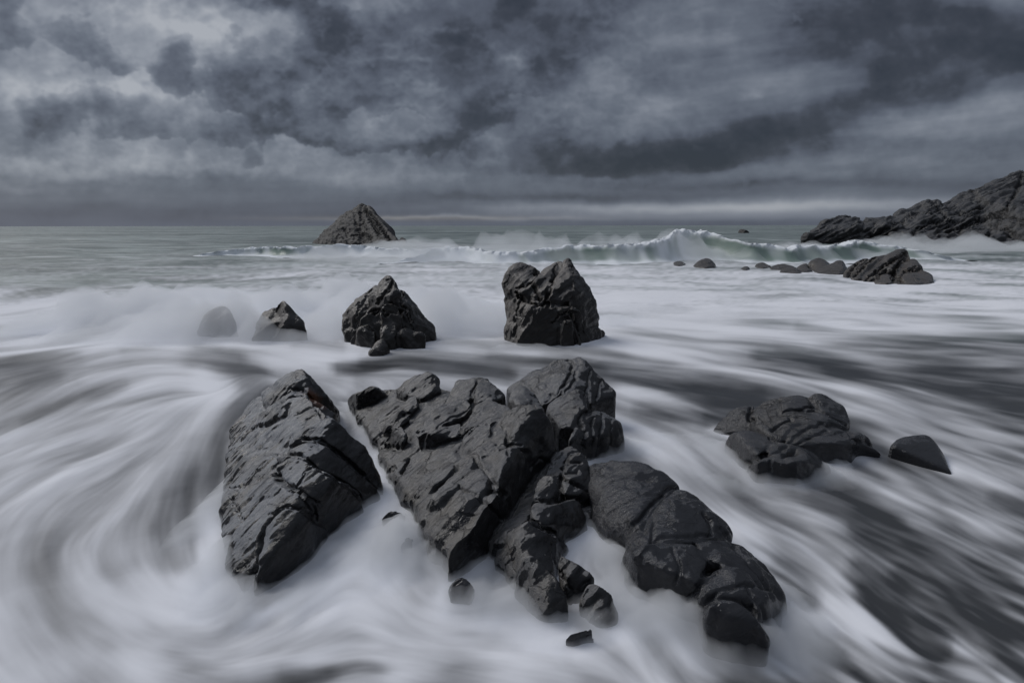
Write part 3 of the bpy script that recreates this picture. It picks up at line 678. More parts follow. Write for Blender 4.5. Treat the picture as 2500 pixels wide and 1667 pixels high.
MAT_MID = rock_material('slate_mid', (0.040, 0.040, 0.043), (0.019, 0.0195, 0.022), (0.056, 0.052, 0.047), 1.0, 0.16, (1, 0.1, -0.2), lean=0.12)
make_rock('domed_boulder', 'layered dome of dark slate with curved cracks, highest rock amid the streaks right of centre', [
    ('bed', [(1742, 1047, 0.0), (1778, 1008, 0.1), (1800, 996, 3.95), (1841, 989, 3.95), (1835, 1010, 3.8), (1830, 1052, 0.05), (1760, 1055, 0.0)]),
    ('bed', [(1836, 1000, 3.86), (1855, 985, 3.86), (1890, 969, 3.86), (1930, 961, 3.86), (1900, 1010, 3.65), (1880, 1024, 3.6), (1838, 1026, 3.66)]),
    ('bed', [(1905, 965, 3.86), (1940, 960, 3.85), (1972, 966, 3.84), (1985, 1000, 3.68), (1940, 1003, 3.62), (1905, 1008, 3.62)]),
    ('bed', [(1975, 965, 3.82), (2000, 961, 3.82), (2030, 972, 3.8), (2050, 988, 3.78), (2074, 1024, 3.66), (2060, 1034, 3.6), (2010, 1010, 3.62), (1990, 1000, 3.68)]),
    ('bed', [(1838, 1028, 3.66), (1880, 1026, 3.58), (1930, 1012, 3.6), (1985, 1004, 3.64), (2020, 1012, 3.6), (2060, 1036, 3.56), (2080, 1060, 3.5), (2000, 1060, 3.4), (1900, 1075, 3.35), (1890, 1056, 3.45), (1835, 1053, 0.06)]),
    ('bed', [(1935, 1050, 3.46), (1985, 1037, 3.5), (2030, 1038, 3.52), (2075, 1055, 3.5), (2115, 1060, 3.5), (2135, 1085, 0.02), (2050, 1080, 3.3), (1960, 1085, 3.28), (1920, 1080, 3.3)]),
    ('bed', [(1950, 1072, 3.34), (2010, 1058, 3.38), (2060, 1062, 3.4), (2110, 1080, 0.06), (2154, 1107, -0.02), (2080, 1098, 0.0), (2000, 1085, 0.05), (1945, 1086, 0.0)]),
], 0.009, MAT_MID, k=0.014, warp=0.018, wl=0.18, joint=0.012, jw=0.02, ribs=[((1, 0.0, -0.3), 0.5, 0.05, 0.004, False)], bump=0.003, bump_l=0.08, seed=16.0, chip=((1, 0, -0.3), 0.4, 0.07, 0.0014), cracks=[
    (.03, 1.1, (1832, 999), (1830, 1012), (1830, 1028)), (.02, .9, (1829, 1026), (1857, 1023), (1873, 1031), (1880, 1040)), (.035, 1.1, (1886, 1050), (1905, 1034), (1931, 1021)),
    (.014, .8, (1972, 967), (1988, 986), (2004, 1005), (2033, 1021), (2058, 1034)), (.014, .8, (1902, 976), (1905, 1002)), (.02, .9, (1915, 1005), (1937, 1000), (1969, 997), (1994, 996)),
    (.016, .9, (1927, 1079), (1956, 1056), (1985, 1040), (2017, 1035), (2049, 1040), (2080, 1060)), (.016, .9, (1950, 1082), (1985, 1063), (2017, 1053), (2055, 1056), (2100, 1080))])
make_rock('low_boulder', 'low wet slate boulder touching the front of the layered dome rock', [
    ('slab', [(1770, 1070, 0.08), (1785, 1058, 3.45), (1803, 1053, 3.45), (1870, 1057, 3.45), (1892, 1072, 3.38), (1900, 1084, 3.3), (1850, 1110, 3.1), (1824, 1134, 0.02), (1781, 1104, 0.0), (1768, 1085, 0.02)]),
    ('block', [(1892, 1075, 3.3), (1937, 1083, 3.28), (1975, 1092, 3.25), (1990, 1102, 3.2), (2012, 1120, 0.04), (2030, 1145, 0.0), (1990, 1140, 0.02), (1945, 1125, 3.0), (1915, 1110, 3.08), (1880, 1105, 3.12)]),
    ('block', [(1884, 1112, 3.06), (1915, 1108, 3.06), (1945, 1128, 3.0), (1960, 1150, 0.03), (1924, 1174, -0.02), (1855, 1156, 0.0), (1825, 1136, 0.02), (1850, 1120, 3.04)]),
], 0.009, MAT_MID, k=0.018, warp=0.018, wl=0.18, joint=0.014, jw=0.02, bump=0.004, bump_l=0.08, seed=19.0, cracks=[
    (.035, 1.2, (1916, 1108), (1942, 1104)), (.014, .8, (1881, 1123), (1880, 1150)), (.02, 1, (1825, 1130), (1854, 1117), (1892, 1101), (1921, 1091)), (.03, 1.1, (1880, 1068), (1895, 1076))])
make_rock('fin_rock', 'small black rock like a fin, outermost right of the streaming shallows', [
    ('body', [(2174, 1084, 0.05), (2190, 1070, 3.55), (2215, 1062, 3.55), (2252, 1056, 3.55), (2268, 1058, 3.54), (2283, 1073, 3.5), (2300, 1098, 3.42), (2312, 1122, 3.32), (2322, 1150, -0.02), (2270, 1122, 0.0), (2176, 1096, 0.0)]),
], 0.008, MAT_WET, k=0.02, warp=0.008, wl=0.2, bump=0.0015, bump_l=0.12, seed=21.0)

# rocks standing in the surf
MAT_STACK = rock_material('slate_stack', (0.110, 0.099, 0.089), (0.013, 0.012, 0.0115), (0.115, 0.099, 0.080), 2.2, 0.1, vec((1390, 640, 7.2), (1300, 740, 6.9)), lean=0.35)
dipS = vec((1390, 640, 7.2), (1290, 720, 6.95))
make_rock('surf_stack', 'tall blocky brown-grey rock with a notched top, rightmost of the rocks in the white surf', [
    ('head', [(1229, 684, 7.65), (1245, 655, 7.70), (1273, 643, 7.75), (1300, 650, 7.75), (1322, 658, 7.75), (1310, 685, 7.50), (1285, 700, 7.40), (1262, 728, 7.40), (1235, 718, 7.55), (1229, 700, 7.60)]),
    ('head', [(1320, 660, 7.70), (1345, 640, 7.75), (1362, 632, 7.75), (1376, 634, 7.70), (1355, 680, 7.40), (1330, 735, 7.22), (1290, 735, 7.25), (1264, 722, 7.35), (1268, 700, 7.40), (1300, 690, 7.45)]),
    ('head', [(1374, 640, 7.65), (1390, 629, 7.65), (1398, 634, 7.62), (1408, 668, 7.40), (1402, 690, 7.25), (1395, 745, 7.10), (1345, 745, 7.15), (1338, 715, 7.25), (1350, 680, 7.40)]),
    ('shaft', [(1398, 634, 7.64), (1414, 666, 7.60), (1442, 703, 7.55), (1456, 754, 7.50), (1470, 800, 7.45), (1440, 820, 0.0), (1410, 825, 7.00), (1400, 700, 7.20), (1396, 745, 7.10)]),
    ('base', [(1226, 735, 7.60), (1262, 725, 7.35), (1395, 745, 7.05), (1425, 760, 7.10), (1440, 829, 0.0), (1273, 836, 0.0), (1245, 800, 0.05), (1232, 770, 7.50), (1330, 745, 7.05)]),
    ('foot', [(1370, 780, 7.00), (1385, 775, 7.00), (1402, 785, 7.00), (1420, 828, 0.0), (1365, 834, -0.02), (1358, 815, 0.1)]),
    ('foot', [(1458, 790, 7.40), (1468, 795, 7.40), (1479, 815, 0.0), (1440, 828, 0.0), (1440, 800, 7.20)]),
], 0.014, MAT_STACK, k=0.02, warp=0.04, wl=0.36, joint=0.055, jw=0.035,
    ribs=[(dipS, 0.7, 0.13, 0.02, False)], bump=0.010, bump_l=0.15, seed=25.0, chip=(dipS, 0.6, 0.14, 0.006), cracks=[
    (.05, .9, (1252, 824), (1257, 790), (1259, 764), (1266, 731)), (.09, 1.5, (1264, 719), (1292, 738), (1325, 742), (1362, 747), (1390, 742)), (.07, 1.1, (1300, 695), (1310, 712), (1320, 728)),
    (.05, 1, (1318, 662), (1295, 690), (1262, 705)), (.04, .9, (1402, 640), (1404, 690), (1398, 740)), (.05, 1, (1362, 640), (1345, 690), (1335, 730)), (.05, 1, (1345, 790), (1380, 765), (1400, 770), (1420, 810))])
make_rock('surf_boulder', 'pointed dark boulder with a knobbly foot in the surf, left of the tall blocky rock', [
    ('peak', [(922, 690, 7.5), (935, 672, 7.5), (948, 666, 7.5), (958, 670, 7.48), (966, 682, 7.45), (980, 702, 7.4), (985, 740, 7.3), (962, 712, 7.25), (950, 745, 7.15), (915, 752, 7.15), (895, 735, 7.3)]),
    ('flank', [(905, 700, 7.6), (922, 688, 7.6), (880, 715, 7.65), (850, 738, 7.65), (838, 770, 7.5), (834, 825, 0.0), (865, 828, 0.0), (915, 752, 7.2), (880, 765, 7.25)]),
    ('flank', [(978, 700, 7.55), (1000, 712, 7.6), (1015, 728, 7.6), (1042, 762, 7.55), (1058, 797, 7.45), (1056, 824, 0.0), (1015, 826, 0.0), (1005, 785, 7.2), (985, 742, 7.3)]),
    ('body', [(905, 745, 7.25), (945, 738, 7.2), (990, 740, 7.25), (1015, 790, 7.1), (1010, 830, 0.0), (900, 836, 0.0), (858, 828, 0.02), (880, 780, 7.15)]),
    ('shelf', [(925, 745, 7.1), (950, 735, 7.1), (968, 742, 7.1), (985, 770, 7.05), (970, 785, 7.0), (930, 772, 7.0)]),
    ('knob', [(870, 806, 7.05), (884, 790, 7.1), (900, 786, 7.1), (912, 796, 7.05), (916, 818, 6.95), (905, 834, 0.0), (866, 832, 0.0)]),
    ('knob', [(928, 792, 7.0), (940, 780, 7.02), (954, 779, 7.02), (966, 792, 6.98), (972, 812, 6.92), (950, 826, 6.85), (928, 820, 6.88)]),
    ('knob', [(968, 816, 6.95), (985, 803, 7.0), (1006, 797, 7.02), (1024, 804, 7.0), (1040, 822, 6.9), (1044, 840, 0.0), (1000, 842, 0.0), (962, 834, 0.0)]),
    ('knob', [(906, 846, 6.65), (918, 834, 6.7), (934, 825, 6.75), (942, 828, 6.73), (948, 846, 0.02), (925, 858, 0.0), (898, 858, 0.0)]),
], 0.014, MAT_STACK, k=0.035, warp=0.05, wl=0.34, joint=0.045, jw=0.04, ribs=[((0.4, 0.2, -0.8), 0.6, 0.12, 0.015, False)], bump=0.010, bump_l=0.15, seed=29.0, chip=((0.4, 0.2, -0.8), 0.5, 0.14, 0.006), cracks=[
    (.05, 1, (965, 680), (950, 705), (920, 740)), (.05, 1, (985, 705), (980, 740), (1010, 790)), (.04, .9, (905, 705), (880, 745), (865, 800)), (.06, 1.2, (905, 760), (950, 765), (980, 760))])
make_rock('veiled_rock', 'grey pointed rock half veiled by white spray, left of the pointed dark boulder', [
    ('peak', [(672, 742, 7.7), (691, 732, 7.7), (700, 736, 7.68), (731, 765, 7.6), (752, 802, 7.45), (749, 815, 0.0), (690, 825, 0.0), (655, 815, 0.05), (690, 765, 7.45)]),
    ('flank', [(642, 755, 7.8), (672, 744, 7.75), (690, 770, 7.45), (650, 822, 0.0), (612, 826, 0.0), (625, 790, 7.6)]),
], 0.016, MAT_STACK, k=0.03, warp=0.05, wl=0.4, joint=0.04, jw=0.04, bump=0.012, bump_l=0.2, seed=33.0)
make_rock('drowned_rock', 'blurred rock almost lost in the spray, leftmost of the rocks in the surf', [
    ('body', [(520, 752, 7.9), (545, 744, 7.9), (562, 752, 7.9), (580, 790, 7.7), (560, 815, 0.0), (480, 815, 0.0), (478, 795, 7.7), (500, 765, 7.9)]),
], 0.02, MAT_STACK, k=0.05, warp=0.05, wl=0.4, bump=0.012, bump_l=0.2, seed=35.0)

# the pyramid out at sea, the headland and the far skerry
MAT_SEA = rock_material('slate_sea_stack', (0.050, 0.047, 0.044), (0.016, 0.015, 0.015), (0.055, 0.049, 0.043), 9.0, 0.06, vec((884, 500, 50), (935, 585, 49)), lean=-0.1, patch=0.25, midw=0.1, slits=0.9, gloss=-0.4)
bedP = np.cross(vec((884, 500, 50), (945, 575, 50)), np.array([0.35, 1.0, 0.0]))
make_rock('pyramid_stack', 'dark pyramid of steeply bedded slate standing alone out at sea', [
    ('face', [(884, 496, 51), (893, 497, 51), (872, 503, 52), (832, 529, 52), (795, 566, 52), (764, 594, 0.1), (780, 599, 0.0), (860, 599, 0.0), (905, 599, 0.0), (868, 560, 48.6), (845, 555, 49.6), (890, 520, 50)]),
    ('face', [(884, 497, 50.8), (896, 498, 50.6), (909, 515, 50.5), (923, 529, 50.4), (946, 550, 50.2), (958, 565, 50), (974, 592, 0.3), (950, 599, 0.0), (880, 599, 0.0), (880, 545, 48.8), (905, 550, 48.6)]),
    ('bed', [(896, 497, 50.4), (903, 510, 50.3), (895, 545, 49.2), (882, 575, 48.4), (876, 572, 48.4), (884, 530, 49.6)]),
    ('bed', [(908, 514, 50.2), (916, 522, 50.1), (918, 555, 49), (905, 580, 48.2), (898, 575, 48.3), (904, 540, 49.2)]),
    ('bed', [(924, 529, 50), (934, 540, 49.9), (940, 575, 48.6), (926, 590, 48.2), (920, 575, 48.5)]),
    ('bed', [(946, 549, 49.8), (956, 562, 49.6), (960, 585, 48.8), (946, 592, 48.4), (940, 575, 48.9)]),
    ('foot', [(855, 588, 47.2), (880, 580, 47.6), (905, 582, 47.4), (920, 599, 0.0), (845, 599, 0.0)]),
    ('spur', [(940, 570, 49), (958, 575, 49), (976, 593, 0.2), (960, 599, 0), (925, 599, 0)]),
    ('spur', [(972, 592, 48), (980, 581, 48), (987, 584, 48), (995, 597, 0.1), (968, 599, 0.0)]),
], 0.075, MAT_SEA, k=0.04, warp=0.05, wl=1.4, joint=0.16, jw=0.14, bump=0.025, bump_l=0.6, floor=-0.9,
    ribs=[(vec((884, 500, 50), (935, 585, 49.0)), 9.0, 0.6, 0.08, False), (vec((884, 500, 50), (935, 585, 49.0)), 5.0, 0.22, 0.06, False)], chip=(vec((884, 500, 50), (935, 585, 49.0)), 8.0, 0.4, 0.025), seed=41.0, cracks=[(.3, 1.2, (890, 508), (906, 540), (926, 575)), (.12, 1.0, (879, 518), (888, 545), (899, 566)), (.3, 1.1, (904, 520), (922, 545), (952, 588)), (.12, 1.1, (868, 540), (876, 560), (890, 590)), (.22, 1.4, (862, 578), (885, 570), (905, 580)), (.10, 1, (842, 560), (850, 575))])

MAT_HEAD = rock_material('slate_headland', (0.046, 0.046, 0.049), (0.018, 0.018, 0.019), (0.058, 0.055, 0.052), 8.0, 0.05, (1, 0.3, 0.42), lean=-0.12, patch=0.5, midw=0.2, gloss=-0.25, slits=0.7)
make_rock('headland', 'long dark headland of layered slate running down into the sea at the far right', [
    ('spur', [(1963, 587, 44), (1985, 565, 44.5), (2002, 549, 45), (2023, 535, 45.5), (2066, 524, 46), (2084, 525, 46), (2110, 536, 46), (2125, 560, 43), (2100, 592, 0.0), (1970, 592, 0.0), (2060, 560, 43.5)]),
    ('spur', [(2060, 545, 45), (2108, 535, 46), (2163, 538, 46.5), (2205, 530, 46.5), (2240, 560, 43), (2250, 597, 0.0), (2060, 597, 0.0)]),
    ('cliff', [(2150, 545, 46), (2175, 532, 46.5), (2202, 515, 47), (2231, 502, 47), (2290, 491, 47.5), (2326, 483, 48), (2345, 520, 45), (2340, 600, 0.0), (2180, 600, 0.0), (2240, 540, 44)]),
    ('cliff', [(2290, 495, 47.5), (2326, 484, 48), (2350, 470, 48), (2372, 456, 48.5), (2389, 454, 48.5), (2420, 480, 47), (2470, 500, 45), (2480, 600, 0.0), (2330, 600, 0.0), (2350, 530, 44)]),
    ('cliff', [(2372, 457, 48.5), (2390, 453, 48.5), (2436, 440, 49), (2478, 427, 49), (2540, 416, 50), (2620, 408, 50), (2640, 610, 0.0), (2400, 600, 0.0), (2440, 500, 44.5), (2560, 500, 43.5)]),
    ('cliff', [(2560, 405, 50), (2640, 395, 50), (2800, 380, 48), (2900, 600, 0.0), (2600, 605, 0.0), (2620, 500, 43)]),
    ('foot', [(2210, 570, 42.5), (2300, 560, 42.5), (2420, 555, 42.5), (2600, 552, 42), (2620, 606, 0.0), (2200, 604, 0.0)]),
], 0.085, MAT_HEAD, k=0.12, warp=0.32, wl=2.4, joint=0.22, jw=0.16, bump=0.12, bump_l=0.8, floor=-0.9, jag=((-0.40, 0.3, 0.85), 0.36, 0.17, 0.4), cracks=[
    (.5, 1.1, (2336, 600), (2342, 560), (2400, 534), (2450, 520), (2472, 485), (2492, 440), (2500, 415)), (.4, 1, (2340, 520), (2380, 530), (2440, 528), (2500, 540)), (.35, 1, (2400, 590), (2430, 560), (2440, 530)), (.3, .9, (2225, 590), (2240, 560), (2290, 545), (2350, 540)), (.3, .9, (2130, 580), (2180, 552), (2240, 520)), (.3, .9, (2460, 560), (2480, 585), (2520, 600)), (.3, .9, (2270, 495), (2300, 520), (2330, 560))],
    ribs=[((1.0, 0.3, 0.42), 3.5, 0.42, 0.13, True)], cat='headland', seed=45.0)
make_rock('skerry', 'tiny black rock breaking the sea near the horizon, left of the headland', [
    ('body', [(1800, 566, 110), (1803, 561, 110), (1812, 559, 110), (1822, 561, 110), (1828, 567, 110), (1815, 568, 108)]),
], 0.14, MAT_SEA, k=0.15, warp=0.3, wl=1.2, bump=0.2, bump_l=0.8, floor=-0.6, seed=51.0)

# the row of boulders in front of the breaker
MAT_ROW = rock_material('slate_row', (0.066, 0.057, 0.049), (0.02, 0.0185, 0.017), (0.055, 0.048, 0.041), 3.0, 0.06, (1, 0.2, 0.5), lean=0.0)
def row(name, label, blocks, **k):
    a = dict(k=0.05, ks=0.02, warp=0.06, wl=0.7, joint=0.13, jw=0.06, bump=0.022, bump_l=0.4); a.update(k)
    return make_rock(name, label, blocks, 0.03, MAT_ROW, group='boulders in front of the breaking wave', cat='boulder', **a)
def rock_at(base_py, *pts):
    """corner points of a boulder whose waterline is at base_py; rows nearer the top lie further back"""
    y0 = float(plane_y(base_py)); out = []
    for (x, y) in pts:
        out.append((x, y, 0.0) if y >= base_py - 3 else (x, y, y0 + 0.35 + 0.012 * (base_py - y)))
    xs = [q[0] for q in pts]
    return out + [(min(xs) + 4, base_py + 1, 0.0), (max(xs) - 4, base_py + 1, 0.0), (sum(xs) / len(xs), base_py + 3, 0.0)]
row('boulder_pile', 'biggest pile of rounded brown boulders in front of the headland', [
    ('boulder', rock_at(676, (2062, 668), (2080, 645), (2100, 631), (2120, 626), (2130, 645), (2110, 672))),
    ('boulder', rock_at(680, (2078, 672), (2115, 636), (2138, 622), (2165, 615), (2165, 650), (2130, 678))),
    ('boulder', rock_at(682, (2105, 678), (2150, 628), (2175, 612), (2190, 606), (2206, 605), (2222, 612), (2216, 632), (2185, 675), (2140, 680))),
    ('boulder', rock_at(684, (2180, 668), (2192, 645), (2206, 630), (2223, 625), (2243, 634), (2251, 656), (2248, 676))),
    ('boulder', rock_at(690, (2184, 678), (2205, 662), (2231, 655), (2254, 657), (2272, 672), (2284, 690))),
    ('boulder', rock_at(688, (2136, 680), (2150, 666), (2165, 661), (2182, 666), (2202, 687))),
], seed=55.0, cracks=[(.2, 1.1, (2085, 674), (2112, 645), (2138, 622)), (.2, 1.1, (2115, 680), (2150, 655), (2185, 632), (2220, 614)), (.25, 1.1, (2178, 672), (2190, 648), (2208, 630), (2226, 624)), (.25, 1.1, (2184, 680), (2208, 663), (2232, 655), (2254, 657)), (.25, 1.1, (2134, 682), (2152, 666), (2168, 661), (2186, 668), (2204, 688)), (.15, 1, (2070, 668), (2095, 640), (2110, 630))])
row('round_boulder', 'round brown boulder just left of the biggest boulder pile', [
    ('body', rock_at(668, (1988, 662), (2012, 648), (2036, 638), (2057, 636), (2066, 648), (2070, 664)))], seed=57.0)
row('peaked_boulder', 'brown boulder with a peaked top between two low rocks of the boulder row', [
    ('body', rock_at(662, (1966, 656), (1980, 634), (2000, 625), (2008, 627), (2026, 643), (2032, 658))),
    ('shoulder', rock_at(664, (1940, 658), (1955, 643), (1968, 639), (1982, 646), (1990, 660)))], seed=59.0)
row('flat_boulder', 'low flat brown rock at the left foot of the peaked boulder', [
    ('body', rock_at(668, (1900, 662), (1915, 654), (1928, 650), (1944, 654), (1980, 665)))], seed=61.0)
row('slug_boulder', 'long low brown rock behind the flat one in the boulder row', [
    ('body', rock_at(656, (1880, 652), (1900, 646), (1917, 643), (1932, 647), (1945, 654)))], seed=63.0)
row('cap_boulder', 'small brown rock cap fourth from the left of the boulder row', [
    ('body', rock_at(651, (1845, 647), (1855, 641), (1866, 641), (1884, 650)))], seed=65.0, warp=0.03)
row('tiny_boulder', 'smallest brown rock just awash in the boulder row', [
    ('body', rock_at(656, (1809, 654), (1817, 649), (1825, 649), (1833, 655)))], seed=67.0, warp=0.03)
row('dome_boulder', 'smooth brown domed boulder standing clear left of the boulder row', [
    ('body', rock_at(651, (1691, 649), (1702, 638), (1718, 630), (1731, 631), (1742, 640), (1747, 650)))], seed=69.0, warp=0.04)
row('awash_boulder', 'small brown rock awash at the left end of the boulder row', [
    ('body', rock_at(647, (1640, 645), (1650, 638), (1661, 637), (1675, 645)))], seed=71.0, warp=0.03)

# stones in the foreground foam
def stone(label, pts, mat=None, **k):
    return make_rock('stone', label, [('body', pts)], 0.007, mat or MAT_WET, group='stones in the foreground foam', cat='stone', k=0.004, warp=0.008, wl=0.08, bump=0.003, bump_l=0.05, **k)
stone('round dark stone in the foam channel between the two big outcrops', [(934, 1262, 0.03), (948, 1246, 0.07), (968, 1244, 0.08), (988, 1260, 0.05), (984, 1292, 0.0), (941, 1292, 0.0)], seed=73.0)
stone('small dark stone below the round stone in the foam channel', [(980, 1322, 0.03), (994, 1308, 0.06), (1008, 1316, 0.05), (1006, 1340, 0.0), (980, 1338, 0.0)], seed=75.0)
stone('brown stone awash below the tip of the rippled slope', [(1096, 1434, 0.0), (1114, 1412, 0.05), (1128, 1405, 0.055), (1142, 1412, 0.05), (1160, 1436, 0.01), (1148, 1460, -0.01), (1102, 1458, -0.01)], seed=77.0)
stone('thin black slab lying in the foam in front of the outcrop foot', [(1375, 1556, 0.0), (1400, 1546, 0.025), (1455, 1530, 0.03), (1462, 1538, 0.01), (1400, 1560, 0.0)], seed=79.0)

# ------------------------------------------------------------------ the sea
# photograph pixel <-> point of the water plane z = 0
def plane_px(X, Y):
    d = np.stack([X, Y, np.full_like(X, -H)], -1)
    w = d @ FWD
    return 1250.0 + F * (d @ RT) / w, 833.5 - F * (d @ UP) / w
# how the foam lies and which way the water runs: (width, foam 0..1, weight, points along the run)
RUNS = [
    # left: backwash sweeping round the slab boulder
    (45, .74, 1, (540, 850), (390, 880), (200, 955), (0, 1035)),
    (38, .72, 1, (545, 965), (500, 900), (430, 862)),
    (22, .95, 1.5, (560, 955), (545, 962), (510, 935), (490, 905)),
    (40, .72, 1, (520, 1000), (330, 1062), (150, 1112), (0, 1160)),
    (24, .30, 1, (130, 925), (60, 970), (0, 1005)),
    (16, .35, .8, (190, 940), (130, 985), (60, 1015)),
    (16, .38, .8, (300, 935), (260, 945), (215, 950)),
    (20, .5, .8, (180, 868), (120, 880), (40, 885)),
    (45, .72, 1, (330, 1130), (170, 1178), (50, 1262), (0, 1300)),
    (34, .14, 1.6, (480, 868), (560, 878), (610, 905), (575, 985)),
    (30, .22, 1.4, (575, 985), (545, 1030), (530, 1100), (525, 1180)),
    (42, .40, 1, (470, 1075), (410, 1150), (395, 1240), (410, 1330)),
    (28, .32, 1, (460, 1130), (450, 1200), (460, 1280)),
    (24, .3, 1, (415, 1190), (400, 1250), (405, 1310)),
    (24, .55, .8, (500, 1080), (490, 1150), (510, 1220)),
    (30, .6, .8, (330, 1180), (290, 1260), (300, 1340)),
    (40, .78, 1, (250, 1240), (170, 1310), (190, 1400), (290, 1480)),
    (36, .52, 1, (100, 1300), (100, 1380), (150, 1470), (230, 1545)),
    (30, .5, 1, (160, 1480), (200, 1520), (250, 1540)),
    (34, .78, 1, (500, 1250), (530, 1340), (545, 1400), (540, 1450)),
    (40, .86, 1.2, (340, 1420), (440, 1440), (480, 1450)),
    (60, .74, 1, (0, 1400), (40, 1500), (100, 1600), (200, 1720)),
    (60, .68, .8, (250, 1590), (330, 1640), (450, 1720)),
    (36, .9, 1.2, (690, 1490), (620, 1540), (540, 1590), (480, 1590)),
    (30, .55, .8, (560, 1480), (500, 1530), (440, 1540)),
    (30, .40, 1, (470, 1600), (600, 1640), (760, 1640), (900, 1620)),
    (22, .18, .8, (690, 1622), (750, 1630), (800, 1625)),
    (60, .86, 1, (1000, 1520), (860, 1510), (700, 1560), (560, 1600)),
    (18, .25, 1.2, (900, 1240), (800, 1320), (700, 1405), (640, 1445)),
    (34, .8, 1, (940, 1200), (870, 1320), (740, 1430)),
    (26, .8, 1.2, (905, 1000), (915, 1060), (935, 1110), (930, 1170)),
    (20, .42, .8, (850, 1005), (870, 1040), (890, 1060)),
    (28, .62, 1, (1010, 1240), (990, 1300), (980, 1380), (1010, 1440)),
    (20, .3, 1, (1000, 1330), (1010, 1380), (1050, 1420)),
    (44, .84, 1, (950, 1420), (1000, 1480), (1100, 1520), (1250, 1560)),
    (44, .6, .8, (1150, 1620), (1300, 1650), (1500, 1680), (1750, 1740)),
    (40, .72, 1, (1210, 1360), (1170, 1420), (1130, 1480)),
    (40, .72, 1, (1480, 1310), (1450, 1370), (1520, 1440), (1560, 1470)),
    (12, .3, 1, (1470, 1390), (1510, 1440), (1540, 1475)),
    (30, .62, 1, (1530, 1480), (1570, 1540), (1600, 1620)),
    (16, .42, .8, (1590, 1490), (1590, 1530), (1600, 1570)),
    (50, .66, 1, (1640, 1500), (1700, 1600), (1800, 1680)),
    (30, .16, 1, (1790, 1640), (1850, 1660), (1950, 1690)),
    # right: the sheet of water draining down the beach
    (34, .74, 1, (1530, 1060), (1620, 1090), (1720, 1170), (1830, 1290), (1960, 1360)),
    (26, .85, 1, (1600, 1100), (1700, 1180), (1800, 1240), (1960, 1300), (2080, 1390)),
    (26, .75, 1, (1900, 1330), (2010, 1400), (2080, 1480), (2160, 1560), (2270, 1640)),
    (20, .2, 1, (1900, 1360), (1960, 1390), (1990, 1430)),
    (16, .3, 1, (1780, 1165), (1850, 1190), (1960, 1200)),
    (22, .2, 1, (1990, 1200), (2090, 1225), (2180, 1262)),
    (24, .08, 1.3, (2110, 1265), (2240, 1320), (2380, 1390), (2560, 1470)),
    (34, .03, 1.4, (2230, 1400), (2360, 1470), (2560, 1580)),
    (26, .06, 1.3, (2095, 1380), (2160, 1450), (2260, 1520), (2300, 1540)),
    (26, .55, 1, (2250, 1430), (2340, 1500), (2400, 1580), (2330, 1610)),
    (20, .6, 1, (2150, 1280), (2280, 1345), (2420, 1410), (2560, 1450)),
    (34, .06, 1, (2440, 1550), (2540, 1620), (2640, 1690)),
    (36, .22, 1, (2050, 1560), (2200, 1620), (2380, 1700)),
    (24, .5, .8, (1950, 1500), (2080, 1600), (2200, 1720)),
    (30, .7, 1, (2250, 1120), (2380, 1190), (2520, 1260)),
    (34, .72, 1, (2200, 1170), (2330, 1220), (2460, 1290)),
    (18, .35, 1, (2150, 1110), (2230, 1160), (2300, 1210)),
    (16, .3, 1, (2430, 1200), (2500, 1225), (2580, 1250)),
    (22, .5, 1, (2060, 1130), (2150, 1150), (2270, 1180)),
    (16, .12, 1.4, (1460, 905), (1600, 930), (1730, 955), (1850, 965)),
    (14, .5, 1, (1500, 895), (1600, 905), (1750, 925)),
    (16, .68, 1, (1520, 960), (1600, 975), (1700, 1010)),
    (12, .35, 1, (1560, 985), (1640, 1005), (1720, 1020)),
    (20, .8, 1, (1560, 850), (1800, 890), (2000, 940), (2200, 1010), (2540, 1110)),
    (16, .75, 1, (2100, 975), (2300, 1020), (2540, 1060)),
    (14, .10, 1.6, (2030, 888), (2180, 905), (2350, 935), (2560, 960)),
    (10, .45, 1, (1900, 850), (2150, 880), (2540, 915)),
    (9, .25, 1, (1950, 785), (2100, 800), (2300, 815), (2560, 825)),
    (10, .3, .8, (1850, 860), (2000, 880), (2150, 895)),
    (14, .7, 1, (1600, 800), (1900, 830), (2200, 850), (2560, 870)),
    (12, .4, .8, (2000, 840), (2250, 850), (2560, 860)),
    (22, .85, 1, (1480, 760), (1700, 760), (2000, 750), (2540, 770)),
    (16, .6, .7, (2000, 770), (2300, 780), (2540, 795)),
    (16, .55, 1, (1420, 850), (1520, 870), (1640, 880)),
    # middle: behind the outcrop
    (16, .16, 1.5, (830, 890), (960, 862), (1080, 870), (1230, 905)),
    (14, .2, 1, (1050, 885), (1150, 895), (1240, 920)),
    (14, .3, 1, (1200, 862), (1320, 865), (1420, 880)),
    (22, .88, 1.2, (830, 932), (770, 905), (700, 885), (620, 865)),
    (16, .9, 1.2, (560, 835), (700, 845), (860, 865)),
    (14, .75, 1, (880, 850), (1000, 845), (1150, 850)),
    (14, .3, .8, (720, 838), (770, 842), (830, 850)),
    (20, .62, 1, (1080, 830), (1180, 840), (1300, 850)),
    (16, .9, 1, (1060, 800), (1150, 800), (1220, 815)),
    (18, .8, 1, (0, 840), (200, 838), (450, 832)),
    (10, .5, .8, (300, 850), (420, 855), (520, 858)),
]
BGV = [(1750, .60), (1300, .52), (1000, .5), (900, .55), (850, .66), (780, .84), (740, .86), (700, .78), (670, .72), (650, .58), (640, .5), (625, .3), (612, .16), (600, .1), (585, .05), (570, .02), (551, .0)]

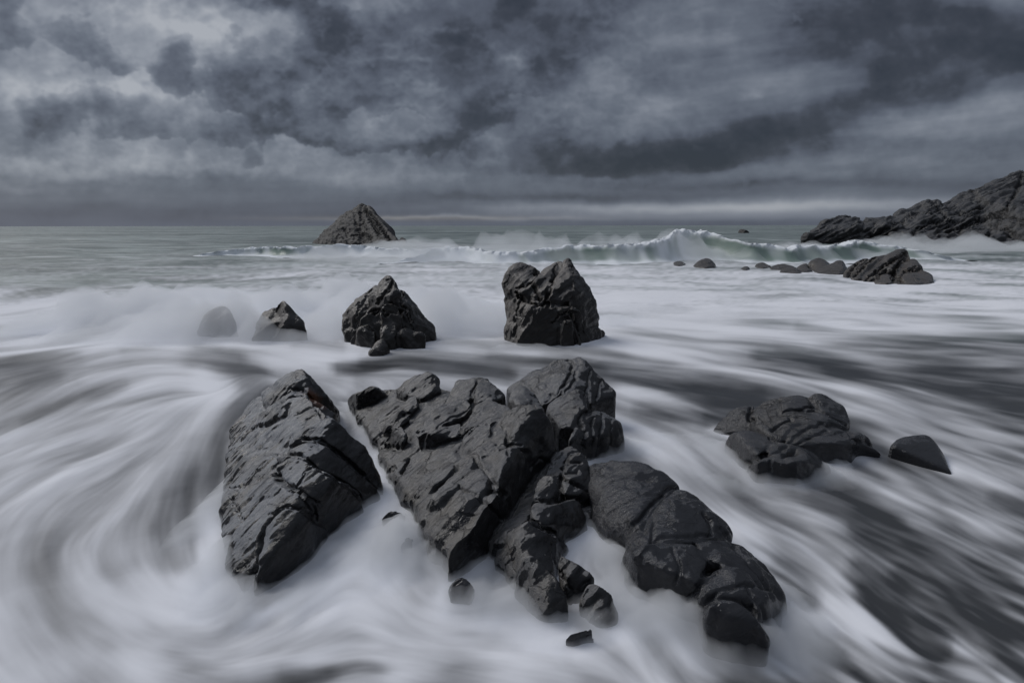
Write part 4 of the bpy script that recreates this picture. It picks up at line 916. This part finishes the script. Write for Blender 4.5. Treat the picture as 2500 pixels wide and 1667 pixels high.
NR, STEP = 520, 2.75
py_rows = np.concatenate([np.linspace(1990, 1740, 30)[:-1], 1740 - STEP * np.arange(int((1740 - 556) / STEP))])
Yr = plane_y(py_rows)
Yr = np.concatenate([[0.15, 0.45, 0.7], Yr[(Yr > 0.8)], [500, 700, 1000, 1500, 2500, 5000, 12000, 30000]])
tf = np.linspace(-1.6, 1.6, 1060)
tc = np.concatenate([np.linspace(-2.9, -1.6, 34)[:-1], tf, np.linspace(1.6, 2.9, 34)[1:]])
YY, TT = np.meshgrid(Yr, tc, indexing='ij')
XX = TT * (YY + 0.12)
nr, ncol = XX.shape
PX, PY = plane_px(np.clip(XX, -1e5, 1e5), YY)
PY = np.clip(PY, 545, 2600); PX = np.clip(PX, -2500, 5000)

# --- streaks: noise drawn out along the run of the water
def lod_noise(wpx, seed):
    out = np.zeros(XX.shape, np.float32); wt = np.zeros(XX.shape, np.float32)
    p = np.stack([XX.ravel(), YY.ravel() * 0.8, np.full(XX.size, seed)], 1).astype(np.float32)
    pxm = F / (YY + 0.4)
    for e in range(-6, 7):
        L = 2.0 ** e * 0.35
        w = np.exp(-(np.log2(L * pxm / wpx) / 0.75) ** 2).astype(np.float32)
        if w.max() < 0.02: continue
        a = w.ravel() > 0.02
        v = np.zeros(XX.size, np.float32)
        q = p[a].copy(); q[:, :2] /= L; q[:, 2] += e * 7.7
        v[a] = vnoise(q)
        out += w * v.reshape(XX.shape); wt += w * w
    return out / np.sqrt(wt + 1e-6)

cg = 4     # coarse chart for the blending of the runs
ci = np.arange(0, nr, cg); cj = np.arange(0, ncol, cg)
cx = PX[np.ix_(ci, cj)].astype(np.float32); cy = PY[np.ix_(ci, cj)].astype(np.float32)
fs = np.zeros_like(cx); fw = np.zeros_like(cx); dx = np.zeros_like(cx); dy = np.zeros_like(cx)
for wd, fo, wg, *pts in RUNS:
    pts = np.array(pts, float)
    best = np.full(cx.shape, 1e9, np.float32); bx = np.zeros_like(cx); by = np.zeros_like(cx)
    for a, b in zip(pts[:-1], pts[1:]):
        ab = b - a; l2 = ab @ ab; l = math.sqrt(l2)
        t = np.clip(((cx - a[0]) * ab[0] + (cy - a[1]) * ab[1]) / l2, 0, 1)
        d2 = (cx - a[0] - t * ab[0]) ** 2 + (cy - a[1] - t * ab[1]) ** 2
        m = d2 < best
        best = np.where(m, d2, best); bx = np.where(m, ab[0] / l, bx); by = np.where(m, ab[1] / l, by)
    w = wg * np.exp(-best / (wd * 0.95) ** 2)
    fs += w * fo; fw += w
    w2 = np.exp(-best / (wd * 3.0) ** 2) + 0.02 * np.exp(-best / (wd * 9.0) ** 2)
    dx += w2 * (bx * bx - by * by); dy += w2 * 2 * bx * by      # runs have no sign: blend them as doubled angles
bv = np.array(BGV)[::-1]
bg = np.interp(cy, bv[:, 0], bv[:, 1])
# the left of the picture stays open sea for longer
bg = bg * (1 - 0.62 * sstep(cy, 735, 690) * sstep(cx, 1050, 100)) 
bgw = 0.10 + 1.2 * sstep(cy, 830, 790)
base_c = (fs + bgw * bg) / (fw + bgw)
dx += 0.012
for _ in range(3):
    dx = (dx + np.roll(dx, 1, 0) + np.roll(dx, -1, 0) + np.roll(dx, 1, 1) + np.roll(dx, -1, 1)) / 5; dy = (dy + np.roll(dy, 1, 0) + np.roll(dy, -1, 0) + np.roll(dy, 1, 1) + np.roll(dy, -1, 1)) / 5
nn = np.hypot(dx, dy) + 1e-9; dx /= nn; dy /= nn

def up(a):
    """coarse chart -> every vertex"""
    r = np.arange(nr) / cg; c = np.arange(ncol) / cg
    r0 = np.minimum(r.astype(int), a.shape[0] - 2); c0 = np.minimum(c.astype(int), a.shape[1] - 2)
    fr = (r - r0).clip(0, 1)[:, None]; fc = (c - c0).clip(0, 1)[None, :]
    g = lambda i, j: a[np.ix_(r0 + i, c0 + j)]
    return (g(0, 0) * (1 - fr) + g(1, 0) * fr) * (1 - fc) + (g(0, 1) * (1 - fr) + g(1, 1) * fr) * fc
base = up(base_c).astype(np.float32); fx = up(dx).astype(np.float32); fy = up(dy).astype(np.float32)
# pixel steps -> index steps
dpx_dj = np.gradient(PX, axis=1); dpy_di = np.gradient(PY, axis=0); dpx_di = np.gradient(PX, axis=0)
dpy_di = np.where(np.abs(dpy_di) < 0.05, -0.05, dpy_di)
dpx_dj = np.maximum(dpx_dj, 0.05)
jac = [np.ascontiguousarray(a_, np.float32) for a_ in (fx, fy, 1 / dpy_di, dpx_di, 1 / dpx_dj)]

def bil(a, r, c):
    r = r.clip(0, nr - 1.001); c = c.clip(0, ncol - 1.001)
    r0 = r.astype(np.int32); c0 = c.astype(np.int32); fr = r - r0; fc = c - c0
    k = r0 * ncol + c0; a = a.ravel()
    return (a[k] * (1 - fr) + a[k + ncol] * fr) * (1 - fc) + (a[k + 1] * (1 - fr) + a[k + ncol + 1] * fr) * fc
I0, J0 = np.meshgrid(np.arange(nr, dtype=np.float32), np.arange(ncol, dtype=np.float32), indexing='ij')
def streaks(imgs, half, step):
    out = [im * 1.0 for im in imgs]; wsum = 1.0
    for sg in (1, -1):
        r, c = I0.copy(), J0.copy()
        ox = oy = None
        for k in range(half):
            kk = np.rint(r.clip(0, nr - 1)).astype(np.int32) * ncol + np.rint(c.clip(0, ncol - 1)).astype(np.int32)
            th = 0.5 * np.arctan2(bil(jac[1], r, c), bil(jac[0], r, c)); ax_ = np.cos(th); ay_ = np.sin(th)
            if ox is not None:
                fl = np.where(ax_ * ox + ay_ * oy < 0, -1.0, 1.0).astype(np.float32); ax_ *= fl; ay_ *= fl
            else: ax_ = ax_ * sg; ay_ = ay_ * sg
            ox, oy = ax_, ay_
            a = ay_ * jac[2].ravel()[kk]; b = (ax_ - a * jac[3].ravel()[kk]) * jac[4].ravel()[kk]
            r = r + step * a; c = c + step * b
            w = 0.5 + 0.5 * math.cos(math.pi * (k + 1) / (half + 1))
            for q, im in enumerate(imgs): out[q] += w * bil(im, r, c)
            if sg == 1: wsum += 2 * w
    return [o / wsum for o in out]
nA = lod_noise(62.0, 2.0); nB = lod_noise(26.0, 31.0); nC = lod_noise(110.0, 57.0)
sA, = streaks([nA], 22, 7.0)
sB, bs = streaks([nB, base], 24, 4.0)
sD, = streaks([lod_noise(8.0, 91.0)], 16, 3.0); sD /= sD.std() + 1e-6
sA /= sA.std() + 1e-6; sB /= sB.std() + 1e-6
far = sstep(PY, 640, 590)
near = sstep(PY, 800, 1000)
foam = 0.72 * base + 0.28 * bs + sA * (0.085 + 0.03 * near - 0.035 * sstep(PX, 700, 400) * near) * (1 - 0.7 * far) + sB * (0.05 - 0.01 * near + 0.05 * sstep(PX, 1500, 2000)) * (1 - 0.6 * far) + nC * 0.06 * near + sD * (0.014 + 0.008 * near) * (1 - far)
mott = lod_noise(14.0, 77.0)
foam = foam + mott * 0.16 * sstep(PY, 560, 640) * sstep(PY, 790, 700)
RD = rock_dist(XX, YY)
foam = foam + 0.30 * np.exp(-(np.maximum(RD, 0) / 0.06) ** 2) * (0.35 + 0.65 * sstep(nA, -0.6, 0.8)) * sstep(PY, 700, 900)
foam = np.clip(foam * (1 - 0.27 * sstep(PX, 1450, 1950) * sstep(PY, 760, 860) * sstep(PY, 1500, 1350) - 0.10 * sstep(PX, 520, 100) * sstep(PY, 830, 900) * sstep(PY, 1350, 1250)), 0, 1.1) ** 1.18
foam = foam + (0.05 + 0.035 * sB + 0.03 * sD) * sstep(foam, 0.22, 0.0) * sstep(PY, 740, 840)
foam = np.clip(foam, 0, 1.1)

# --- relief
g2 = lambda L, s: vnoise(np.stack([XX.ravel() / L, YY.ravel() / L, np.full(XX.size, s)], 1).astype(np.float32)).reshape(XX.shape)
Z = 0.012 * g2(0.55, 5.0) * sstep(YY, 40, 8) + 0.03 * g2(1.6, 9.0) + 0.006 * sA * near
Z += 0.05 * sstep(YY, 5, 9) * g2(2.2, 1.0)
Z += sstep(YY, 12, 40) * (0.13 * g2(9.0, 3.0) + 0.07 * vnoise(np.stack([XX.ravel() / 9.0, YY.ravel() / 2.6, np.full(XX.size, 4.4)], 1).astype(np.float32)).reshape(XX.shape))
Z -= 0.03
#WATERMAT_BEGIN
def water_material():
    m = bpy.data.materials.new('sea_water'); m.use_nodes = True
    g = NT(m.node_tree); g.n.clear()
    geo = g.n.new('ShaderNodeNewGeometry'); pos = geo.outputs['Position']; x, y, z = g.sep(pos)
    f = g.attr('foam').outputs['Fac']; sea = g.attr('sea').outputs['Fac']
    n = g.noise(pos, 5.0, 5, 0.6, 0.5)
    f2 = g.add(f, g.mul(g.sub(n, 0.5), 0.10))
    f2 = g.smooth(f2, 0.0, 1.0)
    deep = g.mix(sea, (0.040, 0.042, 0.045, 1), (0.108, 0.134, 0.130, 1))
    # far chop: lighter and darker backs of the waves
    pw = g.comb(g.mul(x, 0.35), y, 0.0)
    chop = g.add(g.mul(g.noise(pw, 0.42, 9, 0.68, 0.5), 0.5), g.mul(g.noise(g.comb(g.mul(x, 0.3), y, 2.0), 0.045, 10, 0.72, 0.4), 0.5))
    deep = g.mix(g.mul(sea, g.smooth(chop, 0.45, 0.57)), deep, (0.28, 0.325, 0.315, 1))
    caps = g.noise(g.comb(g.mul(x, 0.22), y, 5.0), 0.9, 8, 0.7, 0.6)
    f2 = g.math('MAXIMUM', f2, g.mul(g.mul(sea, g.smooth(caps, 0.53, 0.70)), g.lin(y, 15.0, 90.0, 0.75, 0.25)))
    c = g.mix(f2, deep, (0.815, 0.825, 0.862, 1))
    b = g.n.new('ShaderNodeBsdfPrincipled'); g.put(b.inputs['Base Color'], c)
    g.put(b.inputs['Roughness'], g.add(g.mul(f2, 0.5), g.add(0.34, g.mul(sea, 0.1))))
    g.put(b.inputs['Specular IOR Level'], g.sub(0.5, g.mul(f2, 0.35)))
    b.inputs['IOR'].default_value = 1.33
    bp = g.n.new('ShaderNodeBump'); bp.inputs['Distance'].default_value = 0.7
    g.put(bp.inputs['Strength'], g.mul(sea, 0.7)); g.put(bp.inputs['Height'], chop)
    g.l.new(bp.outputs[0], b.inputs['Normal'])
    o = g.n.new('ShaderNodeOutputMaterial'); g.l.new(b.outputs[0], o.inputs[0])
    return m
MAT_WATER = water_material()
#WATERMAT_END
idx = np.arange(nr * ncol).reshape(nr, ncol)
Qw = np.stack([idx[:-1, :-1], idx[:-1, 1:], idx[1:, 1:], idx[1:, :-1]], -1).reshape(-1, 4)
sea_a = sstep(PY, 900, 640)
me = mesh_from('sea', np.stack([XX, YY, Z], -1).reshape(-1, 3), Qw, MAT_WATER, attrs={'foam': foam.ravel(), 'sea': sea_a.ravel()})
sea = new_obj('sea', me); sea['kind'] = 'structure'; sea['label'] = 'milky foam-streaked sea running over a dark beach'
print('WATER %.1f  verts %d' % (time.time() - T0, nr * ncol))

# ------------------------------------------------------------------ the breaker
def water_z(x, y):
    """height of the sea sheet at points (nearest vertex of its grid)"""
    t = x / (y + 0.12)
    i = np.clip(np.searchsorted(Yr, y), 0, nr - 1); j = np.clip(np.searchsorted(tc, t), 0, ncol - 1)
    return Z[i, j]
def wave_material():
    m = bpy.data.materials.new('breaking_water'); m.use_nodes = True
    g = NT(m.node_tree); g.n.clear()
    f = g.attr('foam').outputs['Fac']
    c = g.mix(g.smooth(f, 0.0, 1.0), (0.19, 0.25, 0.22, 1), (0.76, 0.79, 0.82, 1))
    b = g.n.new('ShaderNodeBsdfPrincipled'); g.put(b.inputs['Base Color'], c)
    g.put(b.inputs['Roughness'], g.add(0.4, g.mul(f, 0.4))); b.inputs['Specular IOR Level'].default_value = 0.35
    o = g.n.new('ShaderNodeOutputMaterial'); g.l.new(b.outputs[0], o.inputs[0])
    return m
MAT_WAVE = wave_material()
def breaker(name, label, prof, y0, foam_bias, seed, depth=1.0):
    """prof: (photograph x, crest height in m) along the wave; y0: distance of the foot of its face"""
    prof = np.array(prof, float)
    n, ns = 620, 46
    px = np.linspace(prof[0, 0], prof[-1, 0], n)
    A = np.interp(px, prof[:, 0], prof[:, 1])
    for _ in range(6): A = np.convolve(np.pad(A, 8, 'edge'), np.ones(17) / 17, 'valid')
    x = (px - 1250) / F * (y0 + 2)
    wob = vnoise(np.stack([x / 3.0, np.full(n, seed), np.zeros(n)], 1)); wob2 = vnoise(np.stack([x / 0.9, np.full(n, seed + 5), np.zeros(n)], 1))
    wob3 = vnoise(np.stack([x / 0.35, np.full(n, seed + 8), np.zeros(n)], 1))
    A = A * (1 + 0.24 * wob + 0.06 * wob2 + 0.02 * wob3) * sstep(np.arange(n), 0, 60) * sstep(np.arange(n), n - 1, n - 60)
    yc = y0 + 1.6 * wob + 0.25 * wob2
    s = np.linspace(0, 1, ns)
    # section through the wave: apron of foam, hollow face, lip, long back
    cy = np.interp(s, [0, .10, .22, .36, .5, .58, .66, .74, .84, 1.0], [-1.6, -.5, .10, .42, .60, .66, .78, 1.1, 2.0, 4.5])
    cz = np.interp(s, [0, .10, .22, .36, .5, .58, .66, .74, .84, 1.0], [-.08, .02, .14, .44, .76, .93, 1.0, .98, .70, -.08])
    for _ in range(2):
        cy = np.convolve(np.pad(cy, 2, 'edge'), np.ones(5) / 5, 'valid'); cz = np.convolve(np.pad(cz, 2, 'edge'), np.ones(5) / 5, 'valid')
    XX_ = np.repeat(x[:, None], ns, 1)
    hs = np.clip(A / 1.0, 0.25, 1.4)[:, None]
    YY_ = yc[:, None] + cy[None, :] * hs * depth
    ZZ_ = cz[None, :] * A[:, None] - 0.05 + 0.05 * vnoise(np.stack([XX_.ravel() / 0.5, YY_.ravel() / 0.5, np.full(XX_.size, seed)], 1)).reshape(XX_.shape)
    lip = sstep(s, .46, .64) * sstep(s, .9, .72)
    rg = fbm(np.stack([XX_.ravel() / 0.32, YY_.ravel() / 0.4, np.full(XX_.size, seed + 20)], 1), 3, .6).reshape(XX_.shape)
    ZZ_ = ZZ_ + lip[None, :] * rg * 0.06 * A[:, None]; YY_ = YY_ + lip[None, :] * np.roll(rg, 7, 0) * 0.22
    # curtains of foam falling down the face
    S = np.repeat(s[None, :], n, 0)
    cur = vnoise(np.stack([XX_.ravel() / 0.8 + S.ravel() * 0.8, S.ravel() * 1.6, np.full(XX_.size, seed + 1)], 1)).reshape(XX_.shape)
    cur2 = vnoise(np.stack([XX_.ravel() / 0.3 + S.ravel() * 1.2, S.ravel() * 2.2, np.full(XX_.size, seed + 2)], 1)).reshape(XX_.shape)
    big = vnoise(np.stack([XX_.ravel() / 2.6, S.ravel() * 0.5, np.full(XX_.size, seed + 3)], 1)).reshape(XX_.shape)
    face = sstep(S, .10, .26) * sstep(S, .62, .44)
    fo = 0.92 + 0.10 * cur2 - face * (0.60 - 0.28 * cur - 0.12 * cur2 - 0.60 * big - foam_bias)
    fo = fo - sstep(S, .78, .95) * 0.65
    fo = np.clip(fo, 0.05, 1)
    ix = np.arange(n * ns).reshape(n, ns)
    q = np.stack([ix[:-1, :-1], ix[1:, :-1], ix[1:, 1:], ix[:-1, 1:]], -1).reshape(-1, 4)
    me = mesh_from(name, np.stack([XX_, YY_, ZZ_], -1).reshape(-1, 3), q, MAT_WAVE, attrs={'foam': fo.ravel()})
    o = new_obj(name, me); o['kind'] = 'structure'; o['label'] = label
    return o
breaker('breaking_wave', 'green breaking wave with white curtains of foam, in front of the headland',
        [(960, .35), (1080, .50), (1200, .62), (1330, .78), (1420, .92), (1500, 1.08), (1580, 1.28), (1660, 1.34), (1730, 1.2), (1800, .95), (1900, .82), (2000, .8), (2080, .72), (2180, .5), (2300, .3)], 24.3, 0.06, 3.0)
breaker('breaking_wave', 'lower broken wave rolling in beside the pyramid rock',
        [(520, .15), (600, .32), (680, .48), (740, .55), (800, .66), (880, .55), (960, .5), (1060, .42), (1150, .3), (1240, .15)], 29.0, 0.30, 9.0)

# ------------------------------------------------------------------ spray and foam mist (bodies of fine spray, thin enough to see through)
def mist_material(name, density, colour=(0.965, 0.975, 0.99)):
    m = bpy.data.materials.new(name); m.use_nodes = True
    g = NT(m.node_tree); g.n.clear()
    v = g.n.new('ShaderNodeVolumePrincipled'); v.inputs['Color'].default_value = (*colour, 1); v.inputs['Density'].default_value = density
    v.inputs['Anisotropy'].default_value = 0.1
    o = g.n.new('ShaderNodeOutputMaterial'); g.l.new(v.outputs[0], o.inputs['Volume'])
    return m
def mist(name, label, x0, x1, y0, y1, nx, ny, puffs, density, rag=0.35, wl=0.3, base=-0.12, seed=0.0, cap=1.0, spread=1.25, collar=0.0):
    """a closed body: its top rises to the puffs' heights, its floor lies under the water. puffs: (px, py, rx m, ry m, height m)"""
    gx = np.linspace(x0, x1, nx); gy = np.linspace(y0, y1, ny)
    X, Yg = np.meshgrid(gx, gy, indexing='ij')
    top = np.zeros(X.shape)
    for (px, py, rx, ry, hh) in puffs:
        c = P(px, py, 0.0)
        top += hh * np.exp(-((X - c[0]) / (rx * spread)) ** 2 - ((Yg - c[1]) / (ry * spread)) ** 2)
    top = cap * np.tanh(top / cap)
    if collar: top = top + collar * np.exp(-np.maximum(rock_dist(X, Yg, 0.0), 0) / 0.07)
    n = fbm(np.stack([X.ravel() / wl, Yg.ravel() / wl, np.full(X.size, seed)], 1), 4, .55).reshape(X.shape)
    n2 = fbm(np.stack([X.ravel() / wl * 3 , Yg.ravel() / wl * 1.5, np.full(X.size, seed + 3)], 1), 2, .55).reshape(X.shape)
    top = top * np.clip(1 + rag * n + 0.4 * rag * n2, 0.1, 2)
    top = top + water_z(X, Yg) - 0.012 * max(cap / 0.12, 1)
    edge = np.minimum.reduce([sstep(X, x0, x0 + 0.08 * (x1 - x0)), sstep(X, x1, x1 - 0.08 * (x1 - x0)), sstep(Yg, y0, y0 + 0.08 * (y1 - y0)), sstep(Yg, y1, y1 - 0.08 * (y1 - y0))])
    top = np.maximum(base + 0.01, base + (top - base) * edge)
    V1 = np.stack([X, Yg, top], -1).reshape(-1, 3); V2 = V1.copy(); V2[:, 2] = base - 0.05
    ix = np.arange(nx * ny).reshape(nx, ny); o_ = nx * ny
    qt = np.stack([ix[:-1, :-1], ix[1:, :-1], ix[1:, 1:], ix[:-1, 1:]], -1).reshape(-1, 4)
    ring = np.concatenate([ix[:, 0], ix[-1, 1:], ix[::-1, -1][1:], ix[0, ::-1][1:-1]])
    r2 = np.roll(ring, -1)
    side = np.stack([ring, ring + o_, r2 + o_, r2], -1)
    me = mesh_from(name, np.concatenate([V1, V2]), np.concatenate([qt, qt[:, ::-1] + o_, side]), mist_material(name, density))
    o = new_obj(name, me); tag(o, label, 'mist', kind='stuff')
    return o
mist('foam_mist', 'thin white foam mist hanging over the water at the feet of the near rocks', -2.2, 2.6, 1.25, 4.9, 240, 200, [
    (525, 1210, .10, .35, .05), (540, 1360, .10, .16, .06), (600, 1460, .18, .10, .06), (700, 1440, .2, .12, .05), (860, 1320, .14, .18, .04), (930, 1180, .08, .25, .05), (900, 1050, .1, .25, .06),
    (960, 1330, .12, .16, .07), (1010, 1330, .10, .14, .09), (1050, 1370, .12, .10, .06), (1200, 1400, .10, .10, .04), (1220, 1470, .14, .08, .05),
    (1420, 1500, .2, .07, .04), (1480, 1340, .1, .14, .06), (1540, 1440, .12, .10, .05), (1590, 1490, .16, .09, .08), (1680, 1510, .16, .08, .07), (1760, 1590, .22, .06, .045), (1900, 1560, .14, .1, .06), (1950, 1470, .09, .16, .06),
    (2080, 1120, .35, .1, .04), (2180, 1100, .2, .12, .05), (2250, 1130, .25, .1, .05), (1760, 1100, .1, .2, .05), (1850, 1170, .3, .1, .04), (2000, 1150, .2, .1, .05), (1500, 1090, .2, .15, .06), (1650, 1060, .2, .15, .03),
    (500, 940, .3, .3, .05), (800, 900, .4, .3, .04),
], 15.0, rag=0.45, wl=0.22, seed=2.0, cap=0.13, collar=0.035)
mist('surf_spray', 'white spray drifting round the rocks in the surf', -8.5, 3.0, 5.6, 13.0, 200, 130, [
    (480, 806, .9, .6, .52), (560, 820, .4, .3, .42), (620, 815, .35, .35, .26), (690, 830, .3, .22, .10), (640, 826, .2, .22, .14), (740, 830, .25, .22, .08), (870, 850, .2, .15, .07), (300, 780, 1.4, 1.2, .36), (80, 770, 1.6, 1.2, .34), (420, 740, 2.4, 1.2, .34), (-150, 780, 1.6, 1.2, .3),
    (790, 800, .35, .5, .38), (760, 760, .9, .9, .50), (835, 815, .22, .3, .42), (1060, 800, .35, .5, .36), (1120, 790, .5, .6, .42), (1180, 790, .35, .5, .38), (1225, 800, .22, .3, .30), (1060, 760, 1.4, 1.0, .48), (900, 740, 1.2, .7, .55), (1260, 842, .4, .2, .10), (1330, 845, .5, .2, .08), (1000, 850, .5, .2, .08),
    (1560, 770, .9, .6, .12), (1480, 790, .4, .4, .14), (640, 700, 3.0, 1.6, .2),
], 2.8, rag=0.5, wl=0.6, seed=5.0, cap=0.6, spread=1.1)
WV = np.array([(560, .4), (740, .6), (880, .55), (1080, .50), (1200, .62), (1330, .78), (1420, .92), (1500, 1.08), (1580, 1.28), (1660, 1.34), (1730, 1.2), (1800, .95), (1900, .82), (2000, .8), (2080, .72), (2180, .5)])
_r = np.random.default_rng(5)
crest = [(x + _r.uniform(-20, 20), 632 + _r.uniform(-3, 3), _r.uniform(.9, 1.8), _r.uniform(.9, 1.5), np.interp(x, WV[:, 0], WV[:, 1]) * _r.uniform(.15, .50)) for x in range(560, 2180, 55)]
mist('breaker_spray', 'spray blowing off the breaking wave and against the foot of the headland', -14, 52, 22.0, 47, 260, 120, crest + [
    (1620, 628, 2.4, 1.2, 1.25), (1540, 632, 2.0, 1.0, .9), (1720, 628, 2.4, 1.2, 1.0), (1420, 634, 3.0, 1.0, .6), (1250, 634, 4.0, 1.0, .5), (1050, 632, 4.0, 1.2, .4),
    (1900, 622, 4, 1.6, .45), (2050, 618, 4, 2, .4), (2180, 612, 4, 2, .35), (2300, 608, 5, 2.5, .25), (2420, 608, 5, 2.5, .22), (2560, 608, 6, 3, .22), (2220, 604, 5, 2, .5), (2080, 606, 3, 2, .35), (2400, 606, 6, 2, .2),
    (1600, 642, 3, .9, .45), (1450, 642, 3, .9, .4), (1300, 642, 3, .9, .4), (1150, 642, 3, .9, .35), (1800, 638, 3, .9, .4), (1980, 634, 3, .9, .4), (900, 640, 3, 1, .35), (720, 634, 3, 1, .4), (600, 630, 3, 1, .3),
    (1000, 605, 4, 3, .5), (800, 612, 5, 3, .3), (1640, 612, 5, 3, .4),
], 0.5, rag=0.6, wl=2.2, base=-0.25, seed=9.0, cap=1.9, spread=1.15)
print('SCRIPT TIME %.1f' % (time.time() - T0))
